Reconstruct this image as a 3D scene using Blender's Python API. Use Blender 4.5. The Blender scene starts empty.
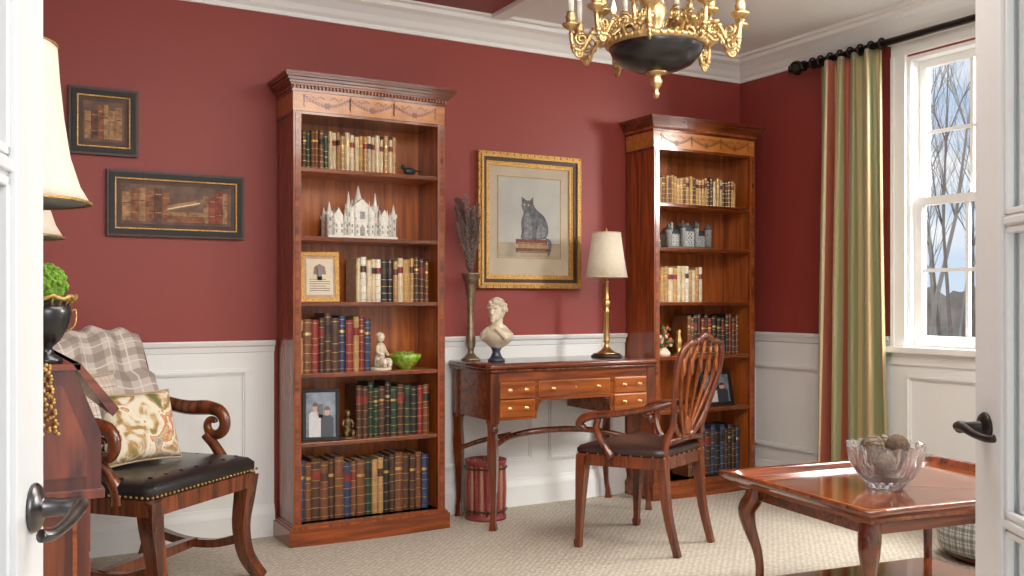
import bpy, bmesh, math, random
from mathutils import Vector, Matrix
random.seed(7)
S=bpy.context.scene
pi=math.pi
# ---------------------------------------------------------------- materials
def newmat(name):
    m=bpy.data.materials.new(name); m.use_nodes=True
    nt=m.node_tree; return m,nt,nt.nodes['Principled BSDF']
def P(name,col,rough=.5,metal=0,coat=0,bump=0,bscale=60,emit=0,sheen=0,vary=0):
    m,nt,b=newmat(name)
    b.inputs['Base Color'].default_value=(*col,1); b.inputs['Roughness'].default_value=rough
    b.inputs['Metallic'].default_value=metal; b.inputs['Coat Weight'].default_value=coat
    b.inputs['Coat Roughness'].default_value=.12; b.inputs['Sheen Weight'].default_value=sheen
    if emit:
        b.inputs['Emission Color'].default_value=(*col,1); b.inputs['Emission Strength'].default_value=emit
    tc=nt.nodes.new('ShaderNodeTexCoord'); n=nt.nodes.new('ShaderNodeTexNoise')
    n.inputs['Scale'].default_value=bscale; n.inputs['Detail'].default_value=4
    nt.links.new(tc.outputs['Object'],n.inputs['Vector'])
    if bump:
        bp=nt.nodes.new('ShaderNodeBump'); bp.inputs['Strength'].default_value=bump; bp.inputs['Distance'].default_value=.01
        nt.links.new(n.outputs['Fac'],bp.inputs['Height']); nt.links.new(bp.outputs['Normal'],b.inputs['Normal'])
    r=nt.nodes.new('ShaderNodeValToRGB'); v=vary or .06
    r.color_ramp.elements[0].position=.3; r.color_ramp.elements[1].position=.7
    r.color_ramp.elements[0].color=(*[c*(1-v) for c in col],1); r.color_ramp.elements[1].color=(*[min(1,c*(1+v)) for c in col],1)
    nt.links.new(n.outputs['Fac'],r.inputs['Fac']); nt.links.new(r.outputs['Color'],b.inputs['Base Color'])
    return m
def wood(name,dark,light,axis='z',rough=.28,coat=.5,sc=1):
    m,nt,b=newmat(name)
    tc=nt.nodes.new('ShaderNodeTexCoord'); mp=nt.nodes.new('ShaderNodeMapping')
    k={'z':(14,14,1.1),'x':(1.1,14,14),'y':(14,1.1,14)}[axis]
    mp.inputs['Scale'].default_value=[q*sc for q in k]
    n=nt.nodes.new('ShaderNodeTexNoise'); n.inputs['Scale'].default_value=1.6; n.inputs['Detail'].default_value=7; n.inputs['Distortion'].default_value=1.2
    n2=nt.nodes.new('ShaderNodeTexNoise'); n2.inputs['Scale'].default_value=8; n2.inputs['Detail'].default_value=3
    r=nt.nodes.new('ShaderNodeValToRGB'); e=r.color_ramp.elements
    e[0].position=.32; e[0].color=(*dark,1); e[1].position=.68; e[1].color=(*light,1)
    mx=nt.nodes.new('ShaderNodeMath'); mx.operation='MULTIPLY_ADD'; mx.inputs[1].default_value=.25
    L=nt.links.new
    L(tc.outputs['Object'],mp.inputs['Vector']); L(mp.outputs['Vector'],n.inputs['Vector']); L(mp.outputs['Vector'],n2.inputs['Vector'])
    L(n2.outputs['Fac'],mx.inputs[0]); 
    sb=nt.nodes.new('ShaderNodeMath'); sb.operation='SUBTRACT'; sb.inputs[1].default_value=.125; L(n.outputs['Fac'],sb.inputs[0])
    L(sb.outputs[0],mx.inputs[2]); L(mx.outputs[0],r.inputs['Fac']); L(r.outputs['Color'],b.inputs['Base Color'])
    b.inputs['Roughness'].default_value=rough; b.inputs['Coat Weight'].default_value=coat; b.inputs['Coat Roughness'].default_value=.1
    return m
def glass_thin(name,refl=.08,tint=(.97,.98,.98)):
    m=bpy.data.materials.new(name); m.use_nodes=True; nt=m.node_tree; nt.nodes.clear()
    o=nt.nodes.new('ShaderNodeOutputMaterial'); mx=nt.nodes.new('ShaderNodeMixShader')
    t=nt.nodes.new('ShaderNodeBsdfTransparent'); t.inputs['Color'].default_value=(*tint,1)
    g=nt.nodes.new('ShaderNodeBsdfGlossy'); g.inputs['Roughness'].default_value=.02
    mx.inputs[0].default_value=refl
    nt.links.new(t.outputs[0],mx.inputs[1]); nt.links.new(g.outputs[0],mx.inputs[2]); nt.links.new(mx.outputs[0],o.inputs['Surface'])
    return m
def stripes(name,cols,period,axis='u',rough=.6,sheen=.3):
    m,nt,b=newmat(name); L=nt.links.new
    tc=nt.nodes.new('ShaderNodeTexCoord'); sp=nt.nodes.new('ShaderNodeSeparateXYZ'); L(tc.outputs['UV'],sp.inputs[0])
    mu=nt.nodes.new('ShaderNodeMath'); mu.operation='MULTIPLY'; mu.inputs[1].default_value=period
    fr=nt.nodes.new('ShaderNodeMath'); fr.operation='FRACT'
    L(sp.outputs[0 if axis=='u' else 1],mu.inputs[0]); L(mu.outputs[0],fr.inputs[0])
    r=nt.nodes.new('ShaderNodeValToRGB'); r.color_ramp.interpolation='CONSTANT'
    e=r.color_ramp.elements
    e[0].position=cols[0][0]; e[0].color=(*cols[0][1],1); e[1].position=cols[1][0]; e[1].color=(*cols[1][1],1)
    for p,c in cols[2:]:
        q=e.new(p); q.color=(*c,1)
    L(fr.outputs[0],r.inputs['Fac']); L(r.outputs['Color'],b.inputs['Base Color'])
    b.inputs['Roughness'].default_value=rough; b.inputs['Sheen Weight'].default_value=sheen
    return m
WHITE=P('white_paint',(.80,.80,.785),.45,vary=.008)
DOORW=P('door_paint',(.70,.70,.69),.35,vary=.008)
CEIL=P('ceiling_paint',(.84,.84,.83),.8,vary=.008)
RED=P('red_wall_paint',(.262,.038,.029),.55,bump=.05,bscale=150,vary=.03)
CW=wood('cherry_vertical',(.13,.024,.005),(.38,.085,.013),'z',rough=.24,coat=.5)
CH=wood('cherry_horizontal',(.11,.021,.005),(.34,.074,.012),'x',rough=.24,coat=.5)
CI=wood('cherry_interior',(.23,.050,.009),(.52,.145,.024),'z',rough=.3,coat=.3)
SAT=wood('satinwood',(.38,.12,.02),(.62,.23,.04),'x')
DRW=wood('drawer_veneer',(.20,.042,.008),(.46,.12,.02),'x',rough=.22,coat=.5)
MAH=wood('mahogany',(.055,.011,.004),(.24,.050,.012),'x',rough=.18,coat=.6)
MAHV=wood('mahogany_vertical',(.060,.012,.004),(.24,.050,.012),'z',rough=.22,coat=.6)
DKW=wood('dark_mahogany',(.04,.009,.004),(.14,.028,.010),'z',rough=.3,coat=.4)
TT=wood('table_veneer',(.06,.012,.004),(.22,.048,.012),'x',rough=.1,coat=.8)
TT2=wood('table_crossband',(.10,.02,.005),(.32,.078,.016),'y',rough=.1,coat=.8)
GOLD=P('gilt_brass',(.66,.45,.18),.3,1,bump=.05)
AGOLD=P('antique_gilt',(.46,.29,.10),.5,.7,bump=.6,bscale=90,vary=.4)
FBR=P('frame_brown',(.045,.018,.010),.5,vary=.3)
FGO=P('frame_gilt',(.50,.28,.08),.45,.6,bump=.4,bscale=120,vary=.35)
BLK=P('black_enamel',(.008,.008,.009),.3,0,.3)
FBL=P('frame_black',(.008,.006,.006),.6)
BRZ=P('dark_bronze',(.03,.024,.022),.35,.7)
NICK=P('aged_nickel',(.13,.12,.12),.28,1)
LBLK=P('black_leather',(.014,.012,.012),.32,0,.3,bump=.25,bscale=200)
LBRN=P('brown_leather',(.035,.015,.011),.35,0,.3,bump=.25,bscale=200)
PAPER=P('book_paper',(.62,.52,.36),.8)
IVORY=P('ivory_resin',(.72,.63,.48),.5,bump=.3,bscale=120,vary=.2)
IVW=P('white_porcelain',(.82,.80,.72),.4,bump=.3,bscale=150,vary=.15)
GREY=P('pewter_stone',(.34,.35,.34),.6,bump=.4,bscale=100,vary=.4)
SHADE=P('cream_shade',(.72,.63,.49),.85,emit=.12)
GL=glass_thin('pane_glass',.06)
MOSS=P('moss',(.12,.24,.02),.95,bump=1,bscale=60,vary=.5)
# ---------------------------------------------------------------- mesh builder
def cat(pts,n=6,closed=False):
    out=[]; N=len(pts)
    g=(lambda i:pts[i%N]) if closed else (lambda i:pts[max(0,min(N-1,i))])
    for i in range(N if closed else N-1):
        a,b,c,d=g(i-1),g(i),g(i+1),g(i+2)
        for k in range(n):
            t=k/n
            out.append(tuple(.5*(2*b[j]+(c[j]-a[j])*t+(2*a[j]-5*b[j]+4*c[j]-d[j])*t*t+(3*b[j]-a[j]-3*c[j]+d[j])*t**3) for j in range(len(b))))
    if not closed: out.append(tuple(pts[-1]))
    return out
class B:
    def __init__(s,name):
        s.n=name; s.bm=bmesh.new(); s.mats=[]; s.M=Matrix.Identity(4); s.uv=s.bm.loops.layers.uv.new('UVMap')
    def mi(s,m):
        if m not in s.mats: s.mats.append(m)
        return s.mats.index(m)
    def add(s,vs,fs,m,smooth=False):
        bv=[s.bm.verts.new(s.M@Vector(v)) for v in vs]; i=s.mi(m)
        for f in fs:
            try:
                q=s.bm.faces.new([bv[k] for k in f]); q.material_index=i; q.smooth=smooth
            except ValueError: pass
        return bv
    def box(s,x0,x1,y0,y1,z0,z1,m):
        s.add([(x0,y0,z0),(x1,y0,z0),(x1,y1,z0),(x0,y1,z0),(x0,y0,z1),(x1,y0,z1),(x1,y1,z1),(x0,y1,z1)],
              [(0,3,2,1),(4,5,6,7),(0,1,5,4),(1,2,6,5),(2,3,7,6),(3,0,4,7)],m)
    def prism(s,pts,a0,a1,axis,m,smooth=False):
        f={'z':lambda p,a:(p[0],p[1],a),'y':lambda p,a:(p[0],a,p[1]),'x':lambda p,a:(a,p[0],p[1])}[axis]
        n=len(pts); vs=[f(p,a0) for p in pts]+[f(p,a1) for p in pts]
        s.add(vs,[tuple(range(n-1,-1,-1)),tuple(range(n,2*n))],m)
        s.add(vs,[(i,(i+1)%n,n+(i+1)%n,n+i) for i in range(n)],m,smooth)
    def loft(s,rings,m,smooth=True,caps=True):
        n=len(rings[0]); vs=[v for r in rings for v in r]; fs=[]
        for k in range(len(rings)-1):
            for i in range(n):
                fs.append((k*n+i,k*n+(i+1)%n,(k+1)*n+(i+1)%n,(k+1)*n+i))
        if caps: fs+= [tuple(range(n-1,-1,-1)),tuple(range((len(rings)-1)*n,len(rings)*n))]
        s.add(vs,fs,m,smooth)
    def lathe(s,prof,c,m,seg=24,sx=1,sy=1,flute=0,nf=12,a0=0):
        rings=[]
        for r,z in prof:
            r=max(r,.0004)
            rings.append([(c[0]+sx*r*(1+flute*math.cos(nf*2*pi*i/seg))*math.cos(2*pi*i/seg+a0),c[1]+sy*r*(1+flute*math.cos(nf*2*pi*i/seg))*math.sin(2*pi*i/seg+a0),c[2]+z) for i in range(seg)])
        s.loft(rings,m)
    def tube(s,pts,r,m,seg=8,flat=1,sq=False,up=(0,0,1),closed=False,ends=True):
        P3=[Vector(p[:3]) for p in pts]; R=[p[3] if len(p)>3 else r for p in pts]; n=len(P3)
        N=None; rings=[]
        for i in range(n):
            if closed: T=P3[(i+1)%n]-P3[i-1]
            else: T=P3[min(n-1,i+1)]-P3[max(0,i-1)]
            T.normalize()
            if N is None:
                N=Vector(up).cross(T)
                if N.length<1e-3: N=Vector((1,0,0)).cross(T)
                if N.length<1e-3: N=Vector((0,1,0))
            N=(N-T*N.dot(T)).normalized(); Bn=T.cross(N)
            k=4 if sq else seg; of=pi/4 if sq else 0; rr=R[i]*(1.3 if sq else 1)
            rings.append([tuple(P3[i]+N*rr*math.cos(2*pi*j/k+of)+Bn*rr*flat*math.sin(2*pi*j/k+of)) for j in range(k)])
        if closed: rings.append(rings[0])
        s.loft(rings,m,not sq,ends and not closed)
    def ball(s,c,r,m,seg=12):
        if not hasattr(r,'__len__'): r=(r,r,r)
        h=max(4,seg//2)
        rings=[]
        for k in range(h+1):
            a=-pi/2+pi*k/h; q=max(.02,math.cos(a))
            rings.append([(c[0]+r[0]*q*math.cos(2*pi*i/seg),c[1]+r[1]*q*math.sin(2*pi*i/seg),c[2]+r[2]*math.sin(a)) for i in range(seg)])
        s.loft(rings,m)
    def grid(s,f,nu,nv,m,smooth=True):
        vs=[];uvs=[]
        for j in range(nv+1):
            for i in range(nu+1):
                vs.append(f(i/nu,j/nv)); uvs.append((i/nu,j/nv))
        bv=[s.bm.verts.new(s.M@Vector(v)) for v in vs]; mi=s.mi(m)
        for j in range(nv):
            for i in range(nu):
                ids=[j*(nu+1)+i,j*(nu+1)+i+1,(j+1)*(nu+1)+i+1,(j+1)*(nu+1)+i]
                q=s.bm.faces.new([bv[k] for k in ids]); q.material_index=mi; q.smooth=smooth
                for l,k in zip(q.loops,ids): l[s.uv].uv=uvs[k]
    def done(s,loc=(0,0,0),rot=0,bevel=0,recalc=True,solid=0,remesh=0,scale=1):
        if recalc: bmesh.ops.recalc_face_normals(s.bm,faces=s.bm.faces[:])
        me=bpy.data.meshes.new(s.n); s.bm.to_mesh(me); s.bm.free()
        for m in s.mats: me.materials.append(m)
        o=bpy.data.objects.new(s.n,me); S.collection.objects.link(o)
        o.location=loc; o.rotation_euler=(0,0,rot) if not hasattr(rot,'__len__') else rot
        o.scale=(scale,)*3
        if remesh:
            q=o.modifiers.new('remesh','REMESH'); q.mode='VOXEL'; q.voxel_size=remesh; q.use_smooth_shade=True
            q=o.modifiers.new('sm','SMOOTH'); q.iterations=2
        if bevel:
            q=o.modifiers.new('bevel','BEVEL'); q.width=bevel; q.segments=2; q.limit_method='ANGLE'; q.angle_limit=math.radians(50)
        if solid:
            q=o.modifiers.new('solid','SOLIDIFY'); q.thickness=solid
        return o
# ================================================================= ROOM
WY=4.668; WX=4.364; LX=-.36; FY=.52; H=2.69; CB=2.545
def simple_box(name,a,m,bevel=0):
    b=B(name); b.box(*a,m); return b.done(bevel=bevel)
def carpet():
    m,nt,b=newmat('berber_carpet'); L=nt.links.new
    tc=nt.nodes.new('ShaderNodeTexCoord'); mp=nt.nodes.new('ShaderNodeMapping'); mp.inputs['Rotation'].default_value=(0,0,.78); L(tc.outputs['Object'],mp.inputs[0])
    ch=nt.nodes.new('ShaderNodeTexVoronoi'); ch.inputs['Scale'].default_value=42; ch.inputs['Randomness'].default_value=.35; L(mp.outputs[0],ch.inputs['Vector'])
    n=nt.nodes.new('ShaderNodeTexNoise'); n.inputs['Scale'].default_value=220; L(tc.outputs['Object'],n.inputs['Vector'])
    mx=nt.nodes.new('ShaderNodeMath'); mx.operation='MULTIPLY_ADD'; mx.inputs[1].default_value=.9; L(ch.outputs['Distance'],mx.inputs[0]); L(n.outputs['Fac'],mx.inputs[2])
    r=nt.nodes.new('ShaderNodeValToRGB'); r.color_ramp.elements[0].position=.45; r.color_ramp.elements[1].position=1.0
    r.color_ramp.elements[0].color=(.74,.68,.57,1); r.color_ramp.elements[1].color=(.46,.40,.32,1)
    L(mx.outputs[0],r.inputs['Fac']); L(r.outputs['Color'],b.inputs['Base Color'])
    bp=nt.nodes.new('ShaderNodeBump'); bp.inputs['Strength'].default_value=.5; bp.inputs['Distance'].default_value=.01; bp.invert=True
    L(mx.outputs[0],bp.inputs['Height']); L(bp.outputs['Normal'],b.inputs['Normal']); b.inputs['Roughness'].default_value=.95
    return m
simple_box('floor',(LX-.1,WX+.12,-1.5,WY+.1,-.1,0),carpet())
simple_box('wall_back',(LX-.1,WX+.12,WY,WY+.1,0,H+.05),RED)
simple_box('wall_left',(LX-.1,LX,FY-.12,WY,0,H+.05),RED)
WIN=[(2.50,3.40),(.90,1.75)]; WZ=(.90,2.44)  # second opening is an unseen window, added to bring in light
b=B('wall_right')
ys=[FY-.12]+[v for w in sorted(WIN) for v in w]+[WY]
for i in range(0,len(ys),2): b.box(WX,WX+.12,ys[i],ys[i+1],0,H+.05,RED)
for y0,y1 in WIN:
    b.box(WX,WX+.12,y0,y1,0,WZ[0]-.03,RED); b.box(WX,WX+.12,y0,y1,WZ[1],H+.05,RED)
b.done()
b=B('wall_front')
DO=(-.17,1.29)
b.box(LX,DO[0],FY-.12,FY,0,H+.05,WHITE); b.box(DO[1],WX,FY-.12,FY,0,H+.05,WHITE); b.box(DO[0],DO[1],FY-.12,FY,2.46,H+.05,WHITE)
b.done()
b=B('ceiling')
b.box(LX-.1,WX+.12,FY-.12,WY+.1,H,H+.08,CEIL); b.done()
b=B('ceiling_panel'); b.box(LX+.12,2.47,3.3,WY-.13,H-.006,H,RED); b.done()
b=B('trim_1'); b.box(2.47,2.56,3.2,WY-.12,H-.03,H,WHITE); b.box(LX+.1,2.56,3.2,3.3,H-.03,H,WHITE); b.done(bevel=.006)
cr=[(0,CB),(.012,CB),(.016,CB+.02),(.03,CB+.035),(.045,CB+.06),(.075,CB+.09),(.10,CB+.105),(.105,CB+.125),(.125,CB+.13),(.13,H),(0,H)]
b=B('trim_2')
b.prism([(WY-d,z) for d,z in cr],LX,WX,'x',WHITE)
b.prism([(WX-d,z) for d,z in cr],FY,WY,'y',WHITE)
b.prism([(LX+d,z) for d,z in cr],FY,WY,'y',WHITE)
b.done()
RAIL=.952
b=B('trim_3')
segs=[(LX,1.325),(2.13,3.44),(4.235,WX)]
for x0,x1 in segs:
    b.box(x0,x1,WY-.008,WY,0,RAIL-.03,WHITE)
    b.prism([(WY,RAIL-.06),(WY-.014,RAIL-.055),(WY-.02,RAIL-.03),(WY-.03,RAIL-.022),(WY-.036,RAIL-.006),(WY-.034,RAIL),(WY,RAIL)],x0,x1,'x',WHITE)
b.box(WX-.008,WX,FY,WY,0,RAIL-.06,WHITE)
b.box(LX,LX+.008,FY,WY,0,RAIL-.03,WHITE)
ws=sorted([(a-.10,c+.10) for a,c in WIN])
for y0,y1 in [(FY,ws[0][0]),(ws[0][1],ws[1][0]),(ws[1][1],WY)]:
    b.prism([(WX,RAIL-.06),(WX-.014,RAIL-.055),(WX-.02,RAIL-.03),(WX-.03,RAIL-.022),(WX-.036,RAIL-.006),(WX-.034,RAIL),(WX,RAIL)],y0,y1,'y',WHITE)
b.prism([(LX,RAIL-.06),(LX+.02,RAIL-.03),(LX+.034,RAIL),(LX,RAIL)],FY,WY,'y',WHITE)
def pframe(b,a0,a1,z0,z1,plane):
    for k,(w,d) in enumerate([(.03,.018),(.012,.026)]):
        o=.009*k
        for (p0,p1,q0,q1) in [(a0+o,a1-o,z0+o,z0+o+w),(a0+o,a1-o,z1-o-w,z1-o),(a0+o,a0+o+w,z0+o+w,z1-o-w),(a1-o-w,a1-o,z0+o+w,z1-o-w)]:
            if plane=='b': b.box(p0,p1,WY-d,WY-.004,q0,q1,WHITE)
            else: b.box(WX-d,WX-.004,p0,p1,q0,q1,WHITE)
for x0,x1 in [(-.25,.42),(.52,1.20),(2.22,2.80),(2.90,3.36)]: pframe(b,x0,x1,.24,.82,'b')
for y0,y1 in [(3.62,4.55),(2.52,3.40),(1.85,2.40),(.90,1.75)]: pframe(b,y0,y1,.24,.76,'r')
b.done()
bp_=[(0,0),(.018,0),(.018,.11),(.014,.125),(.009,.14),(.006,.155),(0,.155)]
b=B('baseboard_back')
for x0,x1 in segs: b.prism([(WY-.008-d,z) for d,z in bp_],x0,x1,'x',WHITE)
b.done()
b=B('baseboard_right'); b.prism([(WX-.008-d,z) for d,z in bp_],FY,WY-.03,'y',WHITE); b.done()
b=B('baseboard_left'); b.prism([(LX+.008+d,z) for d,z in bp_],FY,WY-.03,'y',WHITE); b.done()
def window(i,y0,y1):
    z0,z1=WZ; b=B('window_%d'%i)
    x=WX
    b.box(x-.022,x,y0-.085,y0,z0,z1+.01,WHITE); b.box(x-.022,x,y1,y1+.085,z0,z1+.01,WHITE)
    b.box(x-.03,x,y0-.085,y0-.065,z0,z1+.01,WHITE); b.box(x-.03,x,y1+.065,y1+.085,z0,z1+.01,WHITE)
    b.box(x-.024,x,y0-.085,y1+.085,z1+.01,z1+.075,WHITE); b.box(x-.034,x,y0-.10,y1+.10,z1+.075,z1+.092,WHITE)
    b.box(x-.06,x,y0-.11,y1+.11,z0-.03,z0,WHITE); b.box(x,x+.14,y0,y1,z0-.03,z0,WHITE)
    b.box(x-.02,x,y0-.085,y1+.085,z0-.095,z0-.03,WHITE)
    b.box(x,x+.13,y0,y0+.02,z0,z1,WHITE); b.box(x,x+.13,y1-.02,y1,z0,z1,WHITE); b.box(x,x+.13,y0+.02,y1-.02,z1-.02,z1,WHITE)
    zm=(z0+z1)/2
    for k,(a,c,xx) in enumerate([(zm-.02,z1-.02,x+.07),(z0,zm+.02,x+.033)]):
        w=.042
        b.box(xx,xx+.035,y0+.02,y0+.02+w,a,c,WHITE); b.box(xx,xx+.035,y1-.02-w,y1-.02,a,c,WHITE)
        b.box(xx,xx+.035,y0+.02+w,y1-.02-w,a,a+(w if k==0 else .06),WHITE); b.box(xx,xx+.035,y0+.02+w,y1-.02-w,c-w,c,WHITE)
        ya=y0+.02+w; yb=y1-.02-w; zb=a+(w if k==0 else .06)
        for q in (1,2):
            yy=ya+(yb-ya)*q/3; b.box(xx+.008,xx+.028,yy-.009,yy+.009,zb,c-w,WHITE)
        zz=(zb+c-w)/2; b.box(xx+.009,xx+.027,ya,yb,zz-.009,zz+.009,WHITE)
        b.box(xx+.016,xx+.019,ya,yb,zb,c-w,GL)
    b.done()
for i,w in enumerate(WIN): window(i+1,*w)
def door(i,hx,hy,ang,hm):
    WHITE=DOORW
    b=B('door_%d'%i); W=.66; T=.022; Z=2.42
    st=.105
    b.box(0,st,-T,T,.01,Z,WHITE); b.box(W-st,W,-T,T,.01,Z,WHITE)
    b.box(st,W-st,-T,T,.01,.25,WHITE); b.box(st,W-st,-T,T,Z-.12,Z,WHITE)
    zs=[.25,.7625,1.275,1.7875,2.30]
    for z in zs[1:-1]: b.box(st,W-st,-.014,.014,z-.011,z+.011,WHITE); b.box(st,W-st,-.019,.019,z-.006,z+.006,WHITE)
    xm=W/2; b.box(xm-.011,xm+.011,-.014,.014,.25,2.3,WHITE); b.box(xm-.006,xm+.006,-.019,.019,.25,2.3,WHITE)
    for a,c in [(st,xm-.011),(xm+.011,W-st)]:
        for k in range(4):
            z0=zs[k]+(.011 if k else 0); z1=zs[k+1]-(.011 if k<3 else 0)
            for sgn in (-1,1):
                for (p0,p1,q0,q1) in [(a,c,z0,z0+.010),(a,c,z1-.010,z1),(a,a+.010,z0,z1),(c-.010,c,z0,z1)]:
                    b.box(p0,p1,min(sgn*.004,sgn*.016),max(sgn*.004,sgn*.016),q0,q1,WHITE)
            b.box(a,c,-.002,.002,z0,z1,GL)
    for sgn in (-1,1):
        hxl=W-.048; hz=.918
        b.M=Matrix.Translation((hxl,sgn*T,hz))@Matrix.Rotation(-sgn*pi/2,4,'X')
        b.lathe([(.001,0),(.026,0),(.027,.004),(.022,.009),(.011,.012),(.0095,.03),(.011,.048),(.008,.053),(.001,.054)],(0,0,0),hm,24)
        b.M=Matrix.Identity(4)
        b.tube(cat([(hxl+.010,sgn*(T+.046),hz,.0085),(hxl-.03,sgn*(T+.052),hz+.003,.008),(hxl-.07,sgn*(T+.050),hz-.003,.0065),(hxl-.105,sgn*(T+.044),hz-.006,.006),(hxl-.118,sgn*(T+.036),hz-.004,.007)],5),.01,hm,10)
    b.done((hx,hy,0),ang,bevel=.002)
door(1,-.135,.569,math.atan2(.956,.293),NICK)
door(2,1.245,.532,math.atan2(.835,.55),BRZ)
# ================================================================= OUTSIDE
b=B('lawn'); b.box(WX+.3,60,-30,70,-1.25,-1.03,P('dead_grass',(.40,.34,.22),.9,vary=.4,bscale=2)); b.done()
BARK=P('bark',(.36,.29,.24),.9,vary=.3); BARK2=P('pale_bark',(.60,.53,.45),.9,vary=.3)
def tree(b,x,y,h,m):
    def br(p,d,L,r,lev):
        pts=[(*p,r)]; q=Vector(p); dd=Vector(d)
        for k in range(4):
            dd=(dd+Vector((random.uniform(-.12,.12),random.uniform(-.12,.12),.04))).normalized()
            q=q+dd*L/4; pts.append((*q,r*(1-.2*(k+1))))
            if lev<2 and k>=(1 if lev==0 else 0):
                for _ in range(3 if lev==0 else 2):
                    a=random.uniform(0,2*pi); sd=(dd*1.2+Vector((math.cos(a),math.sin(a),.4))*.55).normalized()
                    br(tuple(q),sd,L*random.uniform(.35,.5),r*(1-.2*(k+1))*.45+.002,lev+1)
        b.tube(pts,r,m,4)
    br((x,y,-1.03),(0,0,1),h,h*.007+.012,0)
b=B('bare_trees')
for k in range(30):
    X=random.uniform(16,34); r=random.uniform(.52,.9); tree(b,X,X*r,random.uniform(5,10),random.choice([BARK,BARK2]))
b.done(recalc=False)
b=B('distant_woods')
WD=P('winter_woods',(.46,.40,.34),1,vary=.35,bscale=.9)
b.grid(lambda u,v:(46+3*math.sin(u*9),-10+90*u,-1.02+v*(2.9+.15*math.sin(u*40)+.15*math.sin(u*93)+.3*math.sin(u*411)*math.sin(u*173))),260,4,WD)
b.done()
# ================================================================= BOOKS
def lea(n,c): return P('leather_'+n,c,.42,0,.15,vary=.2,bscale=30)
LE={'green':lea('green',(.018,.042,.022)),'black':lea('black',(.016,.014,.014)),'red':lea('red',(.22,.024,.016)),'blue':lea('blue',(.025,.042,.10)),
'brown':lea('brown',(.17,.06,.022)),'tan':lea('tan',(.42,.24,.10)),'cream':lea('cream',(.66,.54,.36)),'white':lea('white',(.76,.72,.62)),'dkbr':lea('dark_brown',(.07,.028,.014)),'gold':lea('ochre',(.48,.28,.08)),'olive':lea('olive',(.10,.09,.04))}
def book(b,x,y,z,w,h,d,c,label=None,bands=3):
    m=LE[c]; e=.0025
    def outline(g=0,dep=.02):
        return [(x-g,y+dep),(x-g,y+.004-g),(x+w*.25,y-.001-g),(x+w*.5,y-.003-g),(x+w*.75,y-.001-g),(x+w+g,y+.004-g),(x+w+g,y+dep)]
    b.prism(outline(),z,z+h,'z',m)
    b.box(x,x+e,y+.02,y+d,z,z+h,m); b.box(x+w-e,x+w,y+.02,y+d,z,z+h,m)
    b.box(x+e,x+w-e,y+.02,y+d-.005,z+.003,z+h-.005,PAPER)
    if label: b.prism(outline(.0006,.006),z+h*.66,z+h*.80,'z',LE[label])
    ks=[.05,.93]+[.2,.36,.52,.64,.82][:bands+2]
    for t in ks:
        b.prism(outline(.0012,.005),z+h*t,z+h*t+.0024,'z',GOLD)
    if label is None and random.random()<.6:
        b.prism(outline(.0009,.005),z+h*.70,z+h*.75,'z',GOLD)
def row(name,x0,x1,y,z,h,pal,d=.15,wr=(.022,.036),hv=.12,lab=.5):
    b=B(name); x=x0
    while True:
        w=random.uniform(*wr)
        if x+w>x1: break
        t=(x-x0)/(x1-x0); 
        p=pal(t) if callable(pal) else pal
        c=random.choice(p); hh=h*random.uniform(1-hv,1)
        book(b,x,y+random.uniform(0,.008),z,w-.0012,hh,d,c,random.choice(['red','black','red','dkbr']) if random.random()<lab else None,random.randint(1,3))
        x+=w
    return b.done()
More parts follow.
